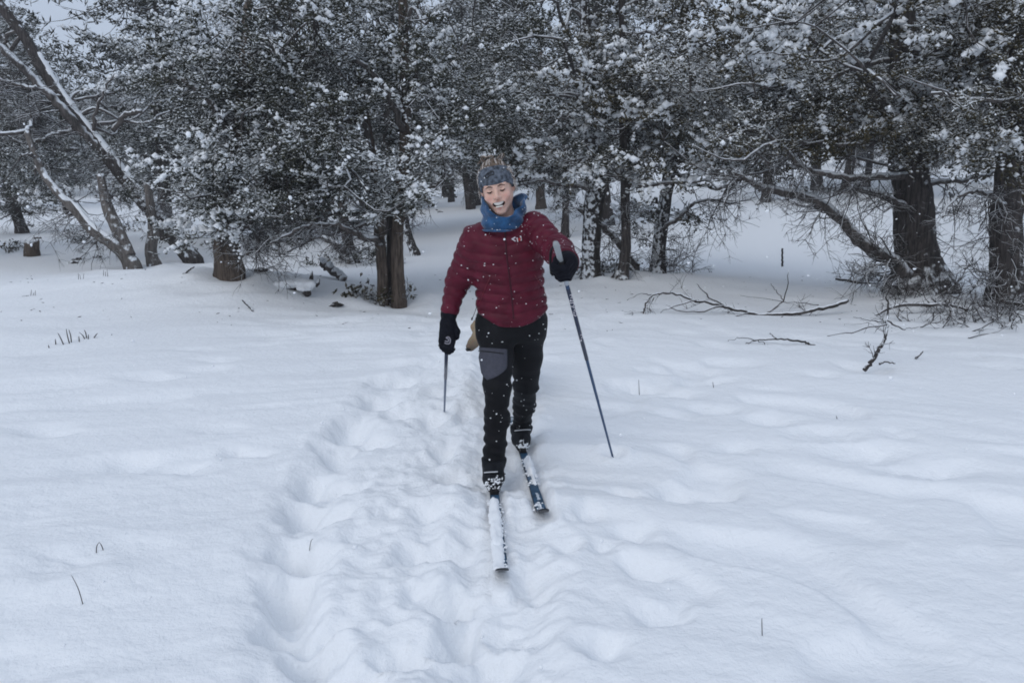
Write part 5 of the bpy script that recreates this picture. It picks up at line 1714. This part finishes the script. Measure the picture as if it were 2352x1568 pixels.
ca.data.foreach_set('color', np.hstack([cc, np.ones((len(v), 1))]).astype(np.float32).ravel())
sdn = (sn - hd) / np.linalg.norm(sn - hd)
vv, ff = lumps([sn + sdn * .010], [.020], .9, .04)
mesh_np('nose', vv, ff, M['boot_sole'], dog, True, db)
dbv = BVHTree.FromPolygons([tuple(a) for a in v], [tuple(int(i) for i in f) for f in q])
for s in (-1, 1):
    e = hd + np.array([s * .034, -.055, .018])
    hit = dbv.find_nearest(Vector(e))[0]
    vv, ff = lumps([np.array(hit)], [.010], .9, .0)
    mesh_np('eye', vv, ff, M['boot_sole'], dog, True, db)
print('dog', round(time.time() - T0, 1))

# ------------------------------------------------------------------ fallen branches, stumps, sticks, dry stems
def gp(px, py, lift=0.0):
    g_ = ground(px, py)
    g_[2] = TH(g_[0], g_[1]) + lift
    return g_
def liftpts(pts):
    """(view x, view y, height above the snow, distance)"""
    return [P(a, b_, y_) for a, b_, y_ in pts]
def branch_thing(name, label, main, rad, subs, cat='branch', mat='twig_bare', seed=1, group=None, twigs=0, sides=7):
    b_ = np.asarray(main[0])
    o = thing(name, label, cat, b_, group)
    g = Geo(); sp = spline(main, max(20, len(main) * 6))
    rq = np.random.default_rng(seed)
    sp[1:-1] += rq.normal(size=(len(sp) - 2, 3)) * rad[0] * .25
    g.tube(sp, rad, sides, rough=.15, seed=seed)
    g.build('main_stem', M[mat], o, b_)
    for (pts, r_) in subs:
        g = Geo(); s2 = spline(pts, 12); s2[1:-1] += rq.normal(size=(10, 3)) * .006
        g.tube(s2, r_, 5); g.build('side_branch', M[mat], o, b_)
    if twigs:
        g = Geo()
        for k in range(twigs):
            i = rq.integers(3, len(sp) - 1)
            t = sp[i] - sp[i - 1]
            dead_branch(g, sp[i], t / np.linalg.norm(t) + rq.normal(size=3) * [.6, .6, .5], rq.uniform(.15, .4), .004, rq, 1)
        kind(g.build('twigs', M[mat], o, b_), 'stuff')
    return o
yb = gp(1700, 722)[1]
Y = lambda pts, y_: [P(a, b_, y_ + (c[0] if c else 0)) for a, b_, *c in pts]
branch_thing('fallen_branch', 'long forked dead branch lying bowed across the snow before the big juniper', Y([(1945, 690, .2), (1900, 705, .1), (1840, 718, 0), (1770, 722, 0), (1720, 718, 0), (1660, 702, 0), (1600, 690, 0), (1540, 673, 0), (1500, 678, -.1), (1480, 705, -.2), (1478, 735, -.2)], yb),
             [.028, .025, .021, .018, .015, .011, .006], [(Y([(1680, 708), (1640, 690), (1615, 668), (1600, 650)], yb), [.011, .009, .004]), (Y([(1600, 690), (1560, 700), (1520, 715), (1490, 745)], yb - .1), [.012, .008, .003]),
              (Y([(1500, 678), (1470, 675), (1440, 690)], yb - .1), [.008, .006, .003]), (Y([(1660, 702), (1610, 715), (1560, 712), (1530, 700)], yb - .1), [.012, .009, .004]), (Y([(1720, 718), (1650, 735), (1580, 742), (1520, 735), (1495, 712)], yb - .15), [.009, .007, .003]), (Y([(1760, 720), (1790, 700), (1805, 670), (1812, 620)], yb + .2), [.012, .008, .004]), (Y([(1800, 690), (1780, 665), (1770, 650)], yb + .2), [.006, .005, .003]), (Y([(1880, 700), (1800, 692), (1700, 678)], yb + .3), [.008, .006, .003])], twigs=22, seed=3, mat='twig')
yb = gp(1780, 792)[1]
branch_thing('fallen_branch', 'small bare arched twig poking from open snow', Y([(1872, 795), (1840, 783), (1790, 778), (1740, 781), (1712, 790)], yb), [.014, .012, .010, .007, .004],
             [(Y([(1790, 778), (1775, 772), (1768, 764)], yb), [.006, .003]), (Y([(1740, 781), (1765, 792)], yb - .05), [.006, .003]), (Y([(1740, 781), (1700, 776), (1672, 783)], yb), [.006, .003])], seed=4)
yb = gp(1988, 848)[1]
branch_thing('dead_sapling', 'crooked dead sapling slanting up out of the snow', Y([(1985, 850), (2005, 826), (2020, 800), (2032, 780), (2038, 745, .1), (2040, 700, .2), (2032, 680, .2)], yb), [.019, .017, .014, .011, .008, .005],
             [(Y([(2036, 745), (2000, 750), (1950, 765), (1900, 772)], yb), [.009, .007, .003]), (Y([(2038, 735), (2075, 755), (2110, 750)], yb), [.008, .005, .003]), (Y([(2038, 745), (2000, 735), (1960, 728)], yb + .2), [.008, .005, .003]), (Y([(2020, 836), (2035, 830), (2056, 834)], yb - .05), [.010, .006])], twigs=8, seed=5, cat='sapling')
yb = gp(2105, 825)[1]
branch_thing('fallen_branch', 'tiny curved twig lying alone beyond the crooked sapling', Y([(2103, 822), (2112, 816), (2120, 806)], yb), [.010, .008, .004], [], seed=6)
yb = gp(1797, 612)[1]
branch_thing('stick', 'straight dark stick standing upright in the open snow', [P(1797, 618, yb), P(1797, 590, yb), P(1798, 570, yb)], [.022, .02, .02], [], seed=7, cat='stick')
yb = gp(575, 712)[1]
branch_thing('stick', 'thin straight stick slanting from the snow swell near the twin trunks', [P(583, 716, yb - .05), P(570, 702, yb), P(556, 688, yb)], [.013, .012, .008], [], seed=8, cat='stick')
yb = gp(408, 640)[1]
branch_thing('stick', 'short bare stick poking up beside the foot of the long leaning trunk', [P(405, 642, yb), P(425, 628, yb), P(446, 612, yb)], [.016, .014, .008], [], seed=9, cat='stick')
yb = gp(1930, 655)[1]
branch_thing('fallen_branch', 'straight dark pole lying against the massive trunk', Y([(1920, 640, -.3), (1990, 650, -.2), (2060, 655, -.1), (2100, 655, .1)], yb), [.02, .026, .026, .024], [], seed=10, twigs=5)
yb = gp(2100, 722)[1]
branch_thing('fallen_branch', 'snow-topped dead branch lying among the scrub before the two big trunks', Y([(2000, 730, -.1), (2060, 702), (2130, 700), (2190, 702), (2240, 720)], yb), [.012, .02, .024, .02, .01], [], seed=11, twigs=14, mat='twig')

# scrub round the feet of the big trunks
def scrub(name, label, spots, seed, h, n, cat='brush', mat='twig_bare', leafy=0):
    rq = np.random.default_rng(seed)
    c0 = gp(*spots[len(spots) // 2])
    o = thing(name, label, cat, c0)
    g = Geo(); C, D_ = [], []
    for (px, py) in spots:
        b_ = gp(px, py)
        for k in range(n):
            p0 = b_ + rq.normal(size=3) * [.22, .2, 0] - [0, 0, .03]
            dd = rq.normal(size=3) * [.9, .7, .25] + [0, 0, .45]
            dead_branch(g, p0, dd, h * rq.uniform(.6, 1.3), .009, rq, 2, -.05)
            if leafy:
                for m_ in range(leafy):
                    C.append(p0 + dd / np.linalg.norm(dd) * h * rq.uniform(.2, 1) + rq.normal(size=3) * .06); D_.append(dd + rq.normal(size=3) * .6)
    kind(g.build('stems', M[mat], o, c0), 'stuff')
    if leafy:
        C, D_ = np.array(C), np.array(D_)
        vv, ff = sprays(C, D_, rq.uniform(.06, .12, len(C)), rq.uniform(.012, .022, len(C)), rq)
        kind(mesh_np('foliage', vv, ff, M['leaf_warm'], o, True, c0), 'stuff')
    return o
scrub('brush', 'tangle of dark dead brush heaped at the foot of the massive trunk', [(2040, 655), (2080, 665), (2110, 678), (1990, 650), (2060, 690), (2140, 690), (2100, 690)], 3, .42, 12)
scrub('brush', 'dead brush spreading before the straight right-hand trunk', [(2200, 722), (2260, 735), (2310, 745), (2350, 735), (2230, 750), (2170, 740), (2330, 720), (2290, 715)], 4, .40, 11)
scrub('brush', 'scrubby suckers gathered between the slim trunk and its plastered neighbour', [(1395, 628), (1380, 635), (1410, 625)], 5, .38, 8, leafy=10)
scrub('brush', 'thin bare shoots around the foot of the gently leaning trunk', [(1525, 632), (1550, 625)], 6, .5, 8)
scrub('low_shrub', 'low dark evergreen shrub spilling out at the foot of the twin trunks', [(850, 690), (830, 700), (865, 680)], 7, .26, 6, 'shrub', 'twig', 14)
scrub('low_shrub', 'snow-flecked shrub under the thin dark juniper', [(770, 600), (835, 602)], 8, .40, 7, 'shrub', 'twig', 12)
scrub('low_shrub', 'lone tuft of shrub on the far open snow between the two big trunks', [(2195, 492)], 9, .35, 8, 'shrub', 'twig', 10)
scrub('low_shrub', 'dark shrub crouching behind the pale forked juniper', [(190, 555), (210, 560), (300, 530)], 10, .45, 7, 'shrub', 'twig', 16)
scrub('low_shrub', 'small snow-bent shrub beside the stump', [(30, 580), (45, 572)], 11, .40, 5, 'shrub', 'twig', 10)

# cut stump
b_ = gp(75, 588)
o = thing('tree_stump', 'short snow-capped stump with a splintered rim standing by a small shrub', 'stump', b_)
g = Geo(); g.tube([b_ + [0, 0, -.1], b_ + [0, 0, .10], b_ + [.01, 0, .24], b_ + [.01, 0, .30]], [.15, .125, .12, .11], 16, rough=.4, seed=5); g.build('wood', M['bark_brown'], o, b_)
g = Geo(); g.tube([b_ + [.13, -.02, .15], b_ + [.17, -.02, .30], b_ + [.19, -.02, .38]], [.05, .03, .006], 6); g.build('splinter', M['bark_brown'], o, b_)
vv, ff = lumps(b_ + np.array([[0, 0, .31], [.06, .03, .31], [-.06, .02, .31], [0, -.07, .30]]), [.08, .06, .06, .06], .45, .1); mesh_np('snow_cap', vv, ff, M['snow_lump'], o, True, b_)

# snow-buried log with a broken knot, in the hollow
yb = gp(690, 668)[1]
b_ = gp(690, 668)
o = thing('fallen_log', 'snow-smothered fallen log with a black broken stub sticking up', 'log', b_)
g = Geo(); g.tube(Y([(640, 655, .1), (665, 659, 0), (700, 656, -.05), (722, 652, 0)], yb), [.03, .05, .06, .05], 12, rough=.35, seed=4); g.build('wood', M['bark_dark'], o, b_)
g = Geo(); g.tube(Y([(714, 654), (716, 640), (717, 622)], yb), [.045, .032, .008], 8, rough=.4, seed=6); g.build('broken_stub', M['bark_dark'], o, b_)
g = Geo(); g.tube(Y([(724, 655), (730, 650), (733, 640)], yb), [.035, .03, .01], 8, rough=.4, seed=9); g.build('broken_stub', M['bark_dark'], o, b_)
g = Geo(); g.tube(Y([(700, 656, -.1), (704, 668, -.2), (708, 677, -.25)], yb), [.045, .06, .045], 9, rough=.35, seed=7); g.build('broken_stub', M['bark_dark'], o, b_)
axs, p = grid(b_ - [.6, .5, .15], b_ + [.6, .5, .4], .016)
d = None
for (a_, c_, dy_, r_) in ((635, 657, .1, .05), (652, 652, .05, .075), (672, 652, 0, .085), (690, 649, -.05, .085), (703, 652, -.12, .075), (700, 664, -.22, .055)):
    e_ = ellip(p, P(a_, c_, yb + dy_), (r_ * 1.6, r_ * 1.4, r_ * .62)); d = e_ if d is None else smin(d, e_, .06)
d = d + .015 * noise3(p[0] * 9, p[1] * 9, p[2] * 9) + .006 * noise3(p[0] * 24, p[1] * 24, p[2] * 24)
v, q = snets(d, *axs)
mesh_np('snow_cover', v, q, M['snow_lump'], o, True, b_)
yb = gp(775, 640)[1]
o = branch_thing('fallen_log', 'snow-draped log slumping from the thin dark juniper toward the hollow', Y([(735, 600, .1), (760, 615, 0), (780, 632, -.1), (788, 645, -.15)], yb), [.07, .075, .07, .06], [], mat='bark_limb', seed=12, cat='log')
# bits of bark and wood lying on the snow
rq = np.random.default_rng(15)
for k, (px, py, lab) in enumerate(((175, 597, 'dark clod of bark on the snow near the pale forked juniper'), (165, 605, 'small chip of wood beside the dark clod of bark'), (85, 548, 'round snow-dusted stone near the stump'), (600, 632, 'half-buried sliver of wood beside the stout short trunk'), (768, 705, 'dark chip of bark in the hollow by the twin trunks'), (1010, 488, 'single dark clod on the far trail'), (222, 592, 'flat dark scrap of wood near the bowed stem'))):
    b_ = gp(px, py)
    vv, ff = lumps([b_ + [0, 0, .02], b_ + [.06, .01, .015], b_ + [-.05, .0, .01]], [.07, .05, .05], .55, .25, rq)
    o = mesh_np('bark_chunk' if 'stone' not in lab else 'stone', vv, ff, M['bark_grey'] if 'stone' in lab else M['bark_plaster'], None, True, b_)
    o.location = tuple(b_); tag(o, lab, 'stone' if 'stone' in lab else 'bark')

# dry stems in the open snow
def stems(name, label, lst, r=.003, cat='grass'):
    b_ = gp(*lst[0][0])
    o = thing(name, label, cat, b_)
    for pts in lst:
        f0 = gp(*pts[0])
        g = Geo(); g.tube(spline([f0 - [0, 0, .02]] + [P(a, c, f0[1]) for a, c in pts[1:]], 8), [r, r * .9, r * .5], 5)
        g.build('stem', M['twig_bare'], o, b_)
    return o
stems('dead_shrub', 'row of short dead shrub stems in open snow on the left', [[(113, 797), (111, 792)], [(128, 790), (127, 778)], [(147, 790), (139, 776), (132, 763)], [(160, 788), (155, 772), (152, 755)], [(164, 786), (162, 770), (158, 757)], [(182, 785), (181, 772)], [(196, 780), (190, 770), (181, 762)], [(199, 779), (197, 765), (193, 757)], [(202, 780), (203, 768)], [(213, 778), (220, 770), (224, 765)], [(255, 772), (257, 767)]], .006, 'dead shrub')
stems('dry_grass', 'bent dry grass stem making an upside-down V in smooth snow', [[(220, 1270), (222, 1255), (228, 1244)], [(239, 1266), (234, 1254), (228, 1244)]], .0022)
stems('dry_grass', 'single straw-like stem leaning over in smooth snow', [[(192, 1388), (180, 1352), (163, 1318)]], .0018)
stems('dry_grass', 'tiny straw sticking out of the trodden prints', [[(708, 1252), (714, 1243), (720, 1236)]], .0016)
stems('dry_grass', 'hair-thin upright stem in the open snow beyond the planted pole', [[(1752, 1456), (1750, 1430), (1750, 1418)]], .0016)
for k, (px, py) in enumerate(((1924, 968), (1470, 885), (1640, 890))):
    stems('dry_grass', ('faint dry stem among the wind dimples', 'faint dry stem near the skier’s pole line', 'faint dry stem below the arched twig')[k], [[(px, py), (px - 3, py - 14)]], .003)
# faint twigs in front of the left trees
rq = np.random.default_rng(18)
for k, (px, py, lab) in enumerate(((185, 640, 'wisp of dry grass before the pale forked juniper'), (242, 632, 'wisp of dry grass left of the short bare stem'), (75, 680, 'wisp of dry grass on the swell below the stump'))):
    stems('grass_tuft', lab, [[(px + i * 5, py), (px + i * 5 + rq.uniform(-3, 3), py - rq.uniform(8, 16))] for i in range(-1, 2)], .004)

# ------------------------------------------------------------------ snow falling
rf = np.random.default_rng(33)
n = 1500
yy = rf.uniform(1.6, 12, n)
xx = rf.uniform(-.75, .75, n) * (yy + .5); zz = CAM_H + rf.uniform(-.75, .42, n) * yy
keep = (zz > .05) & (zz < 5)
C = np.stack([xx, yy, zz], -1)[keep]
vv, ff = lumps(C, rf.gamma(3.0, .0011, len(C)).clip(.0014, .0052), 1.0, .25, rf)
o = mesh_np('falling_snow', vv, ff, M['snow_lump'], None, True); kind(o, 'stuff'); tag(o, 'snowflakes drifting down through the clearing', 'snowflakes')

# bits of bark and needle blown onto the snow
rq = np.random.default_rng(44)
n = 240
y_ = rq.uniform(8.2, 13.8, n); C = np.stack([rq.uniform(-.68, .68, n) * y_, y_, 0 * y_], -1)
C = np.array(C); C[:, 2] = terrain_height(C[:, 0][:, None], C[:, 1][:, None])[:, 0] + .003
dd = rq.normal(size=(n, 3)) * [1, 1, .25]
vv, ff = sprays(C, dd, rq.uniform(.012, .07, n), rq.uniform(.003, .008, n), rq)
o = mesh_np('needle_litter', vv, ff, M['twig_bare'], None, True); kind(o, 'stuff'); tag(o, 'scattered specks of bark and needles on the snow by the trees', 'litter')
print('tris', sum(len(m.loops) - 2 * len(m.polygons) for m in bpy.data.meshes), 'objects', len(bpy.data.objects), round(time.time() - T0, 1))

# ------------------------------------------------------------------ air thick with falling snow
mz = bpy.data.materials.new('haze')
n_, l_ = nodes_of(mz)
n_.clear()
pv = n_.new('ShaderNodeVolumePrincipled')
pv.inputs['Color'].default_value = (0.93, 0.95, 0.98, 1)
pv.inputs['Density'].default_value = 0.0027
pv.inputs['Anisotropy'].default_value = 0.2
mo = n_.new('ShaderNodeOutputMaterial')
l_.new(pv.outputs[0], mo.inputs['Volume'])
g = Geo(); g.box((0, 46, 9), (130, 114, 24))
o = g.build('haze', mz, None, smooth=False); kind(o, 'stuff'); tag(o, 'pale snowy air filling the clearing and the woods', 'haze')
